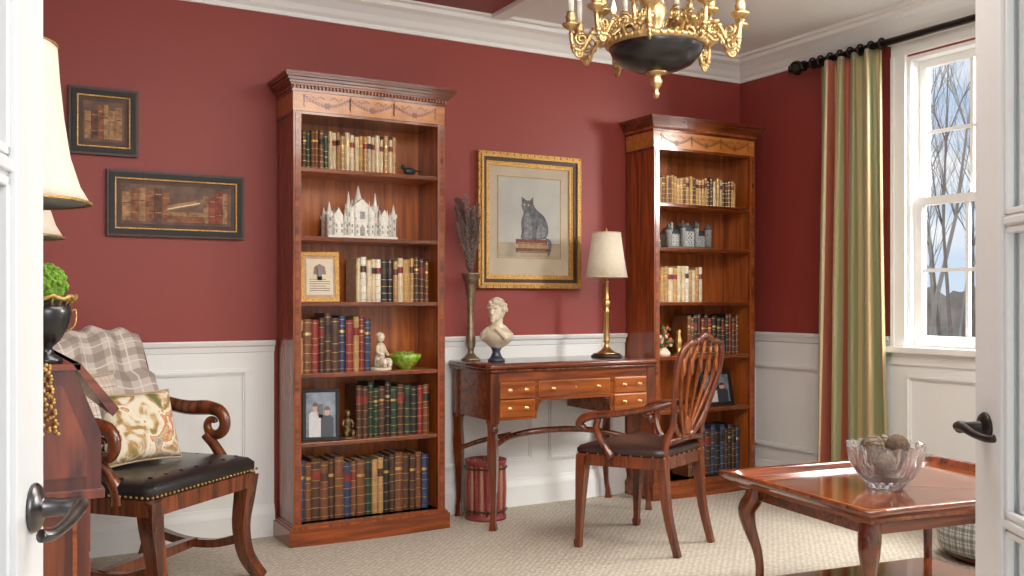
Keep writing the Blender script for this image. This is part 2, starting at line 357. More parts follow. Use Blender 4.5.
# ================================================================= BOOKCASES
CY=4.395; D=.262
INL=P('marquetry_inlay',(.20,.06,.015),.3,coat=.4)
def bookcase(x0,W,shelves):
    b=B('bookcase')
    y0=0;y1=D
    b.box(0,.028,0,y1,.09,2.03,CW); b.box(W-.028,W,0,y1,.09,2.03,CW)
    b.box(.028,.030,.012,y1-.012,.09,2.02,CI); b.box(W-.030,W-.028,.012,y1-.012,.09,2.02,CI)
    b.box(-.003,.036,-.008,.012,.09,2.03,CW); b.box(W-.036,W+.003,-.008,.012,.09,2.03,CW)
    b.box(.006,.026,-.011,-.007,.10,2.02,CH); b.box(W-.026,W-.006,-.011,-.007,.10,2.02,CH)
    b.box(.028,W-.028,y1-.012,y1,.09,2.03,CI)
    def bow(out,k=.02,n=14):
        pts=[(-out,y1)]
        for i in range(n+1):
            t=i/n; pts.append((-out+(W+2*out)*t,-out-k*math.sin(pi*t)))
        return pts+[(W+out,y1)]
    b.prism(bow(.024),0,.078,'z',CH); b.prism(bow(.016),.078,.088,'z',CW); b.prism(bow(.008),.088,.097,'z',CH)
    for z in shelves: b.box(.030,W-.030,.006,y1-.012,z-.020,z,CI); b.box(.030,W-.030,.000,.008,z-.018,z-.002,MAH)
    b.prism(bow(0,.006),2.02,2.135,'z',CH)
    b.prism(bow(.004,.008),2.018,2.030,'z',MAH)
    b.prism(bow(.003,.007),2.032,2.122,'z',SAT)
    b.prism(bow(.008,.010),2.122,2.134,'z',MAH)
    n=46
    for i in range(n):
        t=(i+.5)/n; x=-.01+(W+.02)*t
        b.box(x-.004,x+.004,-.02-.012*math.sin(pi*t),0,2.136,2.148,CI)
    b.box(-.012,.0,-.004,y1,2.136,2.148,CI)
    b.prism(bow(.006,.012),2.134,2.15,'z',MAH)
    for o,z0_,z1_,m in [(.018,2.15,2.158,CH),(.026,2.158,2.17,MAH),(.036,2.17,2.184,MAH),(.046,2.184,2.194,MAH),(.05,2.194,2.206,MAH)]:
        b.prism(bow(o,.014),z0_,z1_,'z',m)
    def fy(x): return -.0035-.007*math.sin(pi*max(0,min(1,x/W)))
    def leaf(x,z,a,l,w_):
        ca,sa=math.cos(a),math.sin(a); pts=[(-l,0),(-l*.3,w_),(l*.4,w_*.8),(l,0),(l*.4,-w_*.8),(-l*.3,-w_)]
        pp=[(x+p*ca-q*sa,z+p*sa+q*ca) for p,q in pts]; b.prism(pp,fy(x)-.0012,fy(x)+.002,'y',INL)
    for k in range(3):
        xa=.05+(W-.10)*k/3; xb=.05+(W-.10)*(k+1)/3
        n=16
        for i in range(n+1):
            t=i/n; xx=xa+(xb-xa)*t; z=2.103-.040*math.sin(pi*t); sl=-.040*pi*math.cos(pi*t)/(xb-xa)
            for sg in (-1,1): leaf(xx,z+sg*.004,math.atan(sl)+sg*.6,.009,.0030)
        xm=(xa+xb)/2
        for j in range(6): leaf(xm+.010*math.cos(j*pi/3),2.063+.010*math.sin(j*pi/3),j*pi/3,.009,.005)
        for xx in (xa,xb):
            for j in range(4): leaf(xx,2.10-.014*j,1.57+(.5 if j%2 else -.5),.009,.0035)
        for sg in (-1,1):
            for j in range(5): leaf(xm+sg*(.02+.012*j),2.098+.006*math.sin(j*1.6),sg*.5*math.cos(j*1.6),.008,.003)
    return b.done((x0,CY,0),0,bevel=.0015)
SH1=[.097,.475,.80,1.138,1.447,1.77]; SH2=[.097,.505,.82,1.138,1.455,1.712]
bookcase(1.34,.775,SH1); bookcase(3.45,.77,SH2)
X1=1.34; X2=3.45; BY=CY+.05
row('row_of_books',X1+.035,X1+.55,BY,SH1[5],.190,lambda t:['green','red','brown','dkbr'] if t<.28 else ['cream','tan','gold','cream','tan'],wr=(.018,.026))
row('row_of_books',X1+.33,X1+.735,BY,SH1[3],.225,lambda t:['white','cream'] if t<.3 else (['tan','black','cream'] if t<.55 else ['brown','tan','dkbr','gold']))
row('row_of_books',X1+.035,X1+.42,BY,SH1[2],.285,lambda t:['red','brown','tan'] if t<.2 else (['blue','black','green','dkbr'] if t<.45 else ['red','blue','red','brown','tan']),wr=(.026,.040))
row('row_of_books',X1+.33,X1+.735,BY,SH1[1],.27,lambda t:['black','green','brown','dkbr'] if t<.75 else ['red','brown'],wr=(.026,.038))
row('row_of_books',X1+.035,X1+.735,BY,SH1[0],.295,lambda t:['brown','dkbr','tan','blue'] if t<.35 else (['green','black','brown'] if t<.5 else ['blue','brown','black','tan','dkbr','blue']),wr=(.030,.046))
row('row_of_books',X2+.035,X2+.70,BY,SH2[5],.175,lambda t:['green','brown','tan'] if t<.2 else ['cream','tan','gold','brown','dkbr','tan'],wr=(.018,.028))
row('row_of_books',X2+.035,X2+.42,BY,SH2[3],.215,['cream','tan','cream','white','gold'])
row('row_of_books',X2+.30,X2+.72,BY,SH2[2],.25,['black','dkbr','brown','black','red'])
row('row_of_books',X2+.30,X2+.72,BY,SH2[0],.30,['black','dkbr','blue','black','brown'],wr=(.028,.042))
# ivory cathedral-like palace with pointed spires
def palace(name,x,z,w,h,m):
    b=B(name)
    b.box(-w/2,w/2,-.06,.06,0,h*.05,m); b.box(-w*.46,w*.46,-.045,.045,h*.05,h*.32,m)
    def gable(xa,xb,z0,z1,y): b.prism([(xa,z0),(xb,z0),((xa+xb)/2,z1)],-y,y,'y',m)
    gable(-w*.17,w*.17,h*.55,h*.74,.042); b.box(-w*.17,w*.17,-.050,.050,h*.05,h*.55,m)
    for k in (-1,1):
        b.box(k*w*.33-w*.06,k*w*.33+w*.06,-.049,.049,h*.05,h*.42,m); gable(k*w*.33-w*.06,k*w*.33+w*.06,h*.42,h*.56,.042)
    def spire(xx,yy,r,hh):
        b.lathe([(r,0),(r,hh*.60),(r*1.25,hh*.62),(r*1.25,hh*.66),(r*.95,hh*.67),(r*.9,hh*.68),(r*.45,hh*.84),(r*.08,hh)],(xx,yy,0),m,8)
        for a in range(8): b.lathe([(r*.2,hh*.62),(r*.2,hh*.69),(.0005,hh*.74)],(xx+r*1.15*math.cos(a*pi/4),yy+r*1.15*math.sin(a*pi/4),0),m,5)
        b.box(xx-r*.25,xx+r*.25,yy-r*1.03,yy-r*.8,hh*.46,hh*.56,GREY)
        b.box(xx-r*.25,xx+r*.25,yy-r*1.03,yy-r*.8,hh*.26,hh*.34,GREY)
    spire(0,.01,w*.075,h)
    for sx in (-1,1):
        spire(sx*w*.19,-.04,w*.038,h*.86); spire(sx*w*.46,-.04,w*.042,h*.66); spire(sx*w*.46,.04,w*.036,h*.58); spire(sx*w*.25,-.05,w*.020,h*.55); spire(sx*w*.40,-.05,w*.020,h*.50); spire(sx*w*.10,-.05,w*.018,h*.70)
    for k in range(13):
        xx=-w*.44+w*.88*k/12; b.lathe([(.0035,0),(.0005,h*.09)],(xx,-.045,h*.32),m,5)
        for zz in (.10,.20): b.box(xx-.0035,xx+.0035,-.051,-.045,h*zz,h*zz+h*.06,GREY)
    b.lathe([(w*.045,-.004),(w*.045,.004)],(0,0,0),GREY,12) if False else b.box(-w*.035,w*.035,-.052,-.05,h*.36,h*.50,GREY); b.box(-w*.03,w*.03,-.0525,-.05,h*.05,h*.22,GREY)
    return b.done((x,CY+.10,z))
palace('palace_model',X1+.36,SH1[4],.36,.265,IVW)
# stone town house model with pitched roofs
b=B('castle_model'); w=.36; RF=P('model_slate',(.09,.10,.11),.6,vary=.4)
b.box(-w/2,w/2,-.065,.065,0,.012,LE['olive'])
for (xa,xb,ya,yb_,hh,rh) in [(-.15,-.05,-.03,.045,.085,.035),(-.05,.05,-.045,.045,.105,.045),(.05,.145,-.03,.045,.080,.035)]:
    b.box(xa,xb,ya,yb_,.012,hh,GREY); b.prism([(ya-.005,hh),(yb_+.005,hh),((ya+yb_)/2,hh+rh)],xa-.004,xb+.004,'x',RF)
    n=int((xb-xa)/.024)
    for k in range(n):
        xx=xa+(xb-xa)*(k+.5)/n
        for zz in (.03,.056,.082):
            if zz+.016<hh: b.box(xx-.006,xx+.006,ya-.002,ya,zz,zz+.015,IVW); b.box(xx-.004,xx+.004,ya-.003,ya,zz+.002,zz+.013,LE['black'])
for x_,y_,r,hh in [(-.150,-.035,.020,.115),(.150,-.035,.022,.125),(-.05,-.045,.015,.13),(.05,-.045,.015,.13)]:
    b.lathe([(r,.01),(r,hh*.85),(r*1.2,hh*.88),(r*1.2,hh*.93),(r*.2,hh*1.25),(.0005,hh*1.32)],(x_,y_,0),GREY,12)
    b.lathe([(r*1.22,hh*.93),(r*.2,hh*1.26),(.0005,hh*1.33)],(x_,y_,0),RF,12)
for x_ in (-.10,.02,.10): b.box(x_-.006,x_+.006,-.006,.006,.10,.155,GREY)
b.done((X2+.31,CY+.10,SH2[4]))
b=B('enamel_box'); b.box(-.02,.02,-.02,.02,0,.04,P('green_enamel',(.03,.20,.08),.3)); b.prism([(-.02,.04),(.02,.04),(0,.06)],-.02,.02,'y',GOLD); b.done((X2+.07,CY+.07,SH2[4]),0,bevel=.003)
FL=P('photo_skin',(.60,.36,.25),.5); PA=P('photo_backdrop',(.16,.19,.24),.3,vary=.5,bscale=20); PC=P('photo_parchment',(.66,.56,.40),.4); PW=P('photo_white_cloth',(.6,.6,.62),.4); PD=P('photo_dark_cloth',(.03,.035,.05),.4)
def photo(name,x,y,z,w,h,fm,tilt=.22,rz=0.0,fw=.02,doc=False):
    b=B(name); R=Matrix.Rotation(-tilt,4,'X'); b.M=R
    b.box(-w/2,w/2,-.006,.006,0,fw,fm);b.box(-w/2,w/2,-.006,.006,h-fw,h,fm);b.box(-w/2,-w/2+fw,-.006,.006,fw,h-fw,fm);b.box(w/2-fw,w/2,-.006,.006,fw,h-fw,fm)
    iw=w/2-fw*.8
    if doc:
        b.box(-iw,iw,-.001,.004,fw*.8,h-fw*.8,LE['tan']); b.box(-iw+.014,iw-.014,-.002,.003,fw+.014,h-fw-.014,PC)
        b.prism([(-.03,h*.55),(.03,h*.55),(.025,h*.70),(0,h*.76),(-.025,h*.70)],-.003,-.001,'y',LE['brown'])
        for k in range(6): b.box(-iw+.028,iw-.028-(.02 if k%3==2 else 0),-.0028,-.001,h*.22+k*.011,h*.22+k*.011+.003,LE['dkbr'])
    else:
        b.box(-iw,iw,-.001,.004,fw*.8,h-fw*.8,PA)
        for k,(px,s,m) in enumerate(((-.15,1,PW),(.17,.86,PD))):
            cx=px*w; t=h*.56*s; sw=.17*w
            b.prism([(cx-sw,fw),(cx+sw,fw),(cx+sw,t-.05*h),(cx+sw*.6,t),(cx-sw*.6,t),(cx-sw,t-.05*h)],-.003-.001*k,-.001,'y',m)
            b.prism([(cx+.075*w*math.cos(a),t+.075*h+.085*h*math.sin(a)) for a in [i*pi/7 for i in range(14)]],-.004-.001*k,-.001,'y',FL)
            b.prism([(cx+.08*w*math.cos(a),t+.10*h+.075*h*math.sin(a)) for a in [i*pi/7 for i in range(8)]],-.005-.001*k,-.001,'y',LE['dkbr'])
    b.M=Matrix.Identity(4)
    b.prism([(0.015,h*.7),(h*.38,0),(h*.34,0),(.008,h*.5)],-.01,.01,'x',BLK)
    return b.done((x,y,z),rz,bevel=.002)
photo('picture_frame',X1+.145,CY+.05,SH1[3],.185,.245,FGO,.2,-.25,doc=True)
photo('photo_frame',X1+.15,CY+.05,SH1[1],.175,.25,FBL,.2,-.3,fw=.018)
photo('photo_frame',X2+.56,CY+.08,SH2[1],.25,.215,FBL,.2,0,fw=.024)
def seated_figure(name,loc,h,m,rot=0):
    b=B(name); 
    b.lathe([(.30*h,0),(.30*h,.06*h),(.22*h,.08*h),(.001,.08*h)],(0,0,0),m,16)
    b.tube(cat([(0,.05*h,.1*h,.13*h),(0,.04*h,.25*h,.15*h),(0,.02*h,.45*h,.12*h),(0,0,.62*h,.13*h),(0,0,.72*h,.06*h)],4),.1,m,12)
    b.ball((0,-.01*h,.86*h),(.10*h,.11*h,.13*h),m,12); b.ball((0,.03*h,.92*h),(.11*h,.10*h,.08*h),m,10)
    for sx in (-1,1):
        b.tube(cat([(sx*.12*h,0,.64*h,.05*h),(sx*.19*h,-.04*h,.48*h,.045*h),(sx*.10*h,-.18*h,.40*h,.035*h)],4),.04,m,8)
        b.tube(cat([(sx*.09*h,-.02*h,.2*h,.09*h),(sx*.13*h,-.2*h,.24*h,.075*h),(sx*.11*h,-.22*h,.08*h,.05*h)],4),.05,m,8)
    return b.done(loc,rot)
seated_figure('seated_figurine',(X1+.465,CY+.08,SH1[2]),.19,IVORY,.6)
seated_figure('dancer_figurine',(X1+.29,CY+.07,SH1[1]),.14,P('bronze_fig',(.20,.13,.06),.4,.6))
b=B('bird_figurine'); BM=P('bird_glaze',(.03,.05,.05),.3)
b.ball((0,0,.03),(.035,.018,.02),BM,12); b.ball((-.035,0,.05),(.013,.012,.012),BM,10); b.tube([(-.045,0,.05,.004),(-.06,0,.047,.001)],.003,GOLD,6); b.tube([(.03,0,.035,.01),(.07,0,.03,.004)],.01,BM,6,.5)
b.lathe([(.02,0),(.018,.012),(.001,.012)],(0,0,0),BRZ,12); b.done((X1+.63,CY+.1,SH1[5]))
b=B('green_glass_bowl'); GG=P('green_glaze',(.24,.40,.05),.25,0,.6,vary=.6,bscale=40)
b.lathe([(.001,0),(.035,0),(.035,.01),(.06,.025),(.082,.055),(.085,.075),(.079,.075),(.055,.03),(.001,.02)],(0,0,0),GG,28)
for k in range(5): b.ball((.036*math.cos(k*1.3),.036*math.sin(k*1.3),.066),.024,GG,10)
b.done((X1+.61,CY+.11,SH1[2]))
b=B('floral_ornament')
b.lathe([(.05,0),(.055,.02),(.03,.05),(.001,.05)],(0,0,0),IVORY,16); cols=[P('petal_rust',(.45,.12,.04),.5),P('petal_ivory',(.75,.62,.45),.5),P('leaf_green',(.06,.12,.03),.6)]
for k in range(50):
    a=random.uniform(0,6.28); r=random.uniform(0,.075); b.ball((r*math.cos(a),r*math.sin(a),.05+random.uniform(0,.12)),random.uniform(.008,.018),random.choice(cols),8)
b.done((X2+.125,CY+.09,SH2[2]))
b=B('brass_figurine'); b.lathe([(.03,0),(.03,.012),(.012,.02),(.02,.06),(.024,.09),(.012,.12),(.016,.14),(.012,.155),(.001,.16)],(0,0,0),GOLD,14); b.done((X2+.24,CY+.07,SH2[2]))
# ================================================================= PICTURES
def frame(b,w,h,prof):
    for (i0,i1,t,mm) in prof:
        b.box(-w/2+i0,w/2-i0,-t,0,-h/2+i0,-h/2+i1,mm); b.box(-w/2+i0,w/2-i0,-t,0,h/2-i1,h/2-i0,mm)
        b.box(-w/2+i0,-w/2+i1,-t,0,-h/2+i1,h/2-i1,mm); b.box(w/2-i1,w/2-i0,-t,0,-h/2+i1,h/2-i1,mm)
def poly(b,pts,y,m,sm=4):
    b.prism([tuple(p) for p in (cat(pts,sm,True) if sm else pts)],-y,-y+.0015,'y',m)
b=B('cat_painting'); w,h=.67,.75
frame(b,w,h,[(0,.016,.034,FGO),(.016,.030,.042,FGO),(.030,.050,.032,FBR),(.050,.058,.026,FGO),(.058,.074,.022,FGO)])
for k in range(60):
    t=k/60*4; s_,f=int(t),t-int(t); pp=[(-w/2+.008+(w-.016)*f,h/2-.008),(w/2-.008,h/2-.008-(h-.016)*f),(w/2-.008-(w-.016)*f,-h/2+.008),(-w/2+.008,-h/2+.008+(h-.016)*f)][s_]
    b.ball((pp[0],-.034,pp[1]),(.007,.005,.007),FGO,6)
MATT=P('aged_canvas',(.48,.40,.29),.7,vary=.10,bscale=6); CAN=P('canvas_grey',(.43,.42,.38),.7,vary=.12,bscale=5)
b.box(-w/2+.07,w/2-.07,-.012,-.004,-h/2+.07,h/2-.07,MATT)
poly(b,[(-.20,-.12),(-.20,.24),(.20,.24),(.20,-.12)],.0135,CAN,0)
poly(b,[(-.20,-.12),(.20,-.12),(.20,-.20),(-.20,-.20)],.0135,P('painted_ledge',(.36,.29,.21),.7,vary=.2,bscale=10),0)
for q in [(-.208,.208,-.208,-.204),(-.208,.208,.244,.248),(-.208,-.204,-.208,.248),(.204,.208,-.208,.248)]: b.box(q[0],q[1],-.0148,-.012,q[2],q[3],LE['tan'])
pbk=[P('painted_binding_%d'%i,c,.7,vary=.3) for i,c in enumerate([(.16,.07,.035),(.32,.20,.10),(.18,.045,.03)])]
for k,(x0,x1,z0,z1) in enumerate([(-.09,.13,-.175,-.150),(-.075,.125,-.150,-.126),(-.09,.115,-.126,-.10)]):
    poly(b,[(x0,z0),(x1,z0),(x1,z1),(x0,z1)],.0145,pbk[k],0); poly(b,[(x0+.01,z0+.004),(x1-.01,z0+.004),(x1-.01,z0+.007),(x0+.01,z0+.007)],.0152,LE['tan'],0)
CATM=P('painted_cat',(.105,.108,.120),.7,vary=.5,bscale=40)
CATL=P('painted_cat_light',(.19,.19,.20),.7,vary=.4,bscale=50)
poly(b,[(-.05,-.10),(.06,-.10),(.11,-.085),(.122,-.03),(.095,.03),(.055,.06),(.033,.08),(.02,.105),(.005,.118),(-.03,.115),(-.052,.095),(-.048,.07),(-.04,.045),(-.055,0),(-.052,-.06)],.0155,CATM,4)
poly(b,[(-.03,-.095),(.01,-.095),(.015,-.03),(-.005,.045),(-.03,.04),(-.038,-.02)],.0162,CATL,4)
poly(b,[(.05,-.095),(.10,-.08),(.105,-.04),(.07,-.01),(.045,-.05)],.0162,CATL,4)
poly(b,[(-.050,.095),(-.053,.138),(-.024,.118)],.0165,CATM,0); poly(b,[(.0,.118),(.022,.140),(.022,.10)],.0165,CATM,0)
poly(b,[(.10,-.09),(.14,-.105),(.14,-.16),(.125,-.19),(.118,-.18),(.127,-.15),(.12,-.115)],.016,CATM,3)
b.ball((-.037,-.0175,.092),(.005,.001,.005),GOLD,8); b.ball((-.010,-.0175,.092),(.005,.001,.005),GOLD,8)
b.done((2.773,WY-.003,1.590))
def bookpic(name,cx,cz,w,h,n):
    b=B(name)
    frame(b,w,h,[(0,.016,.022,FBR),(.012,.034,.028,FBL),(.034,.040,.022,FGO)])
    b.box(-w/2+.035,w/2-.035,-.010,-.003,-h/2+.035,h/2-.035,P('print_mat',(.075,.035,.022),.6,vary=.3,bscale=12))
    iw,ih=w/2-.060,h/2-.060
    b.box(-iw,iw,-.0115,-.010,-ih,ih,P('print_ground',(.13,.07,.045),.6,vary=.5,bscale=14))
    cs=['tan','brown','dkbr','red','brown','gold','tan']
    pb={c:P('painted_'+c,tuple(v*.85 for v in {'tan':(.38,.21,.10),'brown':(.28,.11,.05),'dkbr':(.14,.06,.035),'red':(.28,.07,.04),'gold':(.42,.25,.10)}[c]),.7,vary=.5,bscale=40) for c in set(cs)}
    x=-iw+.006
    while x<iw-.022:
        ww=random.uniform(.020,.036) if n else random.uniform(.018,.028); hh=ih*random.uniform(1.35,1.8)
        if n and -.04<x<.11: x+=.03; continue
        poly(b,[(x,-ih+.012),(x+ww,-ih+.012),(x+ww,-ih+.012+hh),(x,-ih+.012+hh)],.013,pb[random.choice(cs)],0)
        for t in (.25,.6,.8): poly(b,[(x+.002,-ih+.012+hh*t),(x+ww-.002,-ih+.012+hh*t),(x+ww-.002,-ih+.012+hh*(t+.03)),(x+.002,-ih+.012+hh*(t+.03))],.0136,pb['dkbr' if t==.6 else 'gold'],0)
        x+=ww+.0015
    if n: 
        for k,(a0,a1,c) in enumerate([(0,.028,'brown'),(.028,.05,'tan')]): poly(b,[(-.045,-ih+.012+a0),(.125,-ih+.012+a0),(.12,-ih+.010+a1),(-.04,-ih+.010+a1)],.0140,pb[c],0)
        poly(b,[(-.05,-ih+.062),(.11,-ih+.10),(.118,-ih+.125),(-.042,-ih+.088)],.0145,pb['tan'],0)
        poly(b,[(-.045,-ih+.068),(.10,-ih+.102),(.102,-ih+.108),(-.043,-ih+.074)],.015,LE['cream'],0)
    return b.done((cx,WY-.003,cz))
bookpic('book_print',.87,1.586,.612,.30,1)
bookpic('book_print',.553,1.945,.29,.30,0)
# ================================================================= DESK
DZ=.828
b=B('writing_desk'); x0,x1=0,1.02; yb=.455
def rr(x0,x1,y0,y1,r,n=5):
    pts=[]
    for cx,cy,a in [(x1-r,y1-r,0),(x0+r,y1-r,pi/2),(x0+r,y0+r,pi),(x1-r,y0+r,1.5*pi)]:
        for i in range(n+1): pts.append((cx+r*math.cos(a+pi/2*i/n),cy+r*math.sin(a+pi/2*i/n)))
    return pts
def slab(b,x0,x1,y0,y1,z0,z1,r,m):
    h=z1-z0; prof=[(.006,0),(.001,h*.2),(0,h*.5),(.001,h*.8),(.006,h)]
    b.loft([[(x,y,z0+z) for x,y in rr(x0+o,x1-o,y0+o,y1-o,r)] for o,z in prof],m)
slab(b,-.025,1.045,-.025,yb,.803,DZ,.03,MAH)
slab(b,-.012,1.032,-.012,yb,.785,.803,.02,MAHV)
b.box(.05,.97,.03,.40,DZ-.001,DZ+.0015,P('desk_leather',(.05,.012,.008),.22,0,.5))
for xa,xb in [(.012,.27),(.73,1.008)]:
    b.box(xa,xb,.008,yb-.02,.545,.785,CH)
b.box(.27,.73,.008,yb-.02,.635,.785,CH)
b.prism([(.27,.636),(.30,.636),(.285,.615),(.272,.575),(.27,.56)],.01,.03,'y',MAHV); b.prism([(.73,.636),(.70,.636),(.715,.615),(.728,.575),(.73,.56)],.01,.03,'y',MAHV)
def drawer(xa,xb,za,zb,kn):
    b.box(xa,xb,.0,.012,za,zb,SAT); b.box(xa+.004,xb-.004,-.004,.002,za+.004,zb-.004,DRW)
    for kx in kn:
        b.M=Matrix.Translation((kx,-.004,(za+zb)/2))@Matrix.Rotation(pi/2,4,'X')
        b.lathe([(.001,0),(.010,0),(.010,.002),(.004,.004),(.004,.010),(.009,.014),(.009,.018),(.001,.021)],(0,0,0),GOLD,12); b.M=Matrix.Identity(4)
drawer(.056,.252,.655,.735,[.105,.20]); drawer(.056,.252,.562,.645,[.105,.20])
drawer(.28,.72,.652,.735,[.36,.64]); b.box(.494,.506,-.007,0,.69,.705,GOLD)
drawer(.752,.964,.655,.735,[.81,.91]); drawer(.752,.964,.562,.645,[.81,.91])
for lx,ly,s in [(.025,.03,-1),(.995,.03,1),(.025,yb-.045,-1),(.995,yb-.045,1)]:
    b.box(lx-.024,lx+.024,ly-.026,ly+.024,.53,.783,MAHV)
    b.tube(cat([(lx,ly,.55,.026),(lx,ly,.48,.022),(lx-s*.004,ly+.004,.38,.026),(lx-s*.010,ly+.006,.24,.019),(lx-s*.006,ly,.10,.014),(lx,ly-.006,.045,.015),(lx,ly-.010,.0,.021)],4),.02,MAHV,sq=True)
    b.ball((lx,ly-.024 if ly<.2 else ly,.50),(.02,.01,.022),DKW,10)
b.tube(cat([(.03,.06,.36,.014),(.12,.16,.40,.015),(.28,.25,.43,.017),(.51,.28,.44,.018),(.74,.25,.43,.017),(.90,.16,.40,.015),(.99,.06,.36,.014)],5),.013,MAHV,8)
b.tube(cat([(.03,.40,.36,.012),(.12,.34,.40,.013),(.28,.29,.43,.014)],5),.013,MAHV,8); b.tube(cat([(.99,.40,.36,.012),(.90,.34,.40,.013),(.74,.29,.43,.014)],5),.013,MAHV,8)
DX=2.275; DY=4.19
b.done((DX,DY,0),0,bevel=.002)
b=B('bronze_vase'); VM=P('vase_bronze',(.34,.26,.17),.32,.7,vary=.5,bscale=25)
b.lathe([(.001,0),(.052,0),(.054,.008),(.034,.02),(.018,.04),(.016,.055),(.028,.085),(.026,.12),(.019,.17),(.018,.25),(.022,.33),(.032,.41),(.050,.455),(.056,.465),(.050,.46),(.024,.38),(.001,.36)],(0,0,0),VM,24)
DR=P('dried_stem',(.09,.06,.05),.8); DR2=P('dried_plume',(.20,.12,.095),.9); DR3=P('grey_plume',(.24,.19,.165),.9)
for k in range(16):
    a=random.uniform(0,6.28); r=random.uniform(.02,.12); hh=random.uniform(.68,.89)
    ex=-abs(r*math.cos(a))*1.0+.04; ey=r*math.sin(a)*.4
    p=cat([(0,0,.40),(ex*.4,ey*.3,.54),(ex*.9,ey*.7,hh*.86),(ex*1.5-.01,ey,hh)],9)
    b.tube([(*q,.0020) for q in p],.002,DR,4)
    mm=(DR,DR2,DR3)[k%3]
    for j,q in enumerate(p[6:]):
        L_=.032*(1-abs(j/21-.45)*1.3)+.004
        for sg in (-1,1):
            for _ in range(3):
                e=(q[0]+sg*L_*random.uniform(.35,.8),q[1]+random.uniform(-.010,.010),q[2]+L_*random.uniform(.3,1)); b.tube([(*q,.0022),(*e,.0014)],.001,mm,3)
b.done((2.345,4.545,DZ))
b=B('marble_bust'); MB=P('bust_alabaster',(.72,.62,.47),.45,vary=.12,bscale=30)
b.tube(cat([(0,.0,.070,.030),(0,.004,.092,.060),(0,.006,.115,.085),(0,.006,.145,.092),(0,.008,.172,.062),(0,.0,.195,.037),(0,0,.22,.038)],4),.05,MB,24,.62,up=(0,1,0))
b.ball((0,.004,.262),(.043,.052,.056),MB,20); b.ball((0,-.012,.238),(.032,.037,.034),MB,16)
b.ball((0,-.046,.212),(.012,.010,.011),MB,12)
b.tube([(0,-.044,.276,.006),(0,-.058,.252,.010),(0,-.050,.246,.010)],.006,MB,8)
for sx in (-1,1):
    b.ball((sx*.016,-.044,.280),(.014,.007,.005),MB,10); b.ball((sx*.043,.004,.26),(.006,.012,.017),MB,10); b.ball((sx*.016,-.040,.264),(.008,.006,.006),MB,8)
    b.tube(cat([(sx*.02,-.045,.175,.012),(sx*.05,-.045,.15,.014),(sx*.07,-.03,.12,.012)],3),.01,MB,8)
b.ball((0,-.047,.233),(.014,.007,.004),MB,10); b.ball((0,-.047,.226),(.012,.007,.004),MB,10)
for k in range(60):
    a=random.uniform(0,2*pi); e=random.uniform(-.1,1.5)
    x=.047*math.cos(e)*math.cos(a); y=.008+.056*math.cos(e)*math.sin(a); z=.268+.056*math.sin(e)
    if y<-.028 and z<.305: continue
    b.ball((x,y,z),.0125,MB,8)
bu=b.done((2.415,4.39,DZ),-.95,remesh=.0024)
b=B('bust_socle'); b.lathe([(.001,0),(.045,0),(.045,.012),(.036,.018),(.028,.03),(.020,.05),(.026,.066),(.030,.074),(.001,.076)],(0,0,0),P('socle_blue',(.03,.045,.065),.3,0,.5),24); so=b.done()
so.parent=bu
def lampshade(b,c,r0,r1,z0,z1,m,trim=None,seg=40,fl=0):
    b.lathe([(r0,z0),(r1+(r0-r1)*.45,z0+(z1-z0)*.5),(r1,z1),(r1-.003,z1),(r1+(r0-r1)*.45-.003,z0+(z1-z0)*.5),(r0-.003,z0),(r0,z0)],c,m,seg,flute=fl,nf=seg//4)
b=B('candlestick_lamp')
b.lathe([(.001,.02),(.068,.02),(.05,.028),(.03,.042),(.016,.06),(.012,.08),(.020,.09),(.016,.10),(.018,.12),(.016,.25),(.021,.26),(.013,.27),(.018,.29),(.024,.31),(.014,.325),(.012,.33),(.012,.42),(.018,.425),(.001,.43)],(0,0,0),GOLD,24)
b.lathe([(.001,.0),(.085,.0),(.088,.008),(.072,.022),(.001,.022)],(0,0,-.0),FBR,32)
lampshade(b,(0,0,0),.118,.080,.448,.70,SHADE)
for r_,z_ in ((.118,.449),(.080,.699)): b.tube([(r_*math.cos(2*pi*i/32),r_*math.sin(2*pi*i/32),z_,.003) for i in range(32)],.003,LE['cream'],6,closed=True)
b.tube([(0,0,.42,.004),(0,0,.70,.004)],.004,GOLD,6); b.lathe([(.001,0),(.009,.006),(.004,.02),(.001,.03)],(0,0,.70),GOLD,10)
b.tube([(-.080,0,.695,.002),(.080,0,.695,.002)],.002,GOLD,5)
b.done((3.150,4.44,DZ))
b=B('waste_basket'); WBm=P('basket_leather',(.27,.05,.045),.5,vary=.3); WB2=P('basket_pages',(.42,.20,.13),.6)
n=22
for i in range(n):
    a=2*pi*i/n; b.ball((.098*math.cos(a),.098*math.sin(a),.16),(.0135,.0135,.155),WBm if i%2 else WB2,8)
b.lathe([(.001,0),(.108,0),(.11,.015),(.10,.02),(.10,.28),(.108,.29),(.112,.31),(.104,.312),(.094,.29),(.090,.02),(.001,.015)],(0,0,0),WBm,n*2)
for z in (.05,.27): b.tube([(.110*math.cos(2*pi*i/30),.110*math.sin(2*pi*i/30),z,.005) for i in range(30)],.005,LE['dkbr'],6,closed=True)
b.done((2.40,4.48,0))
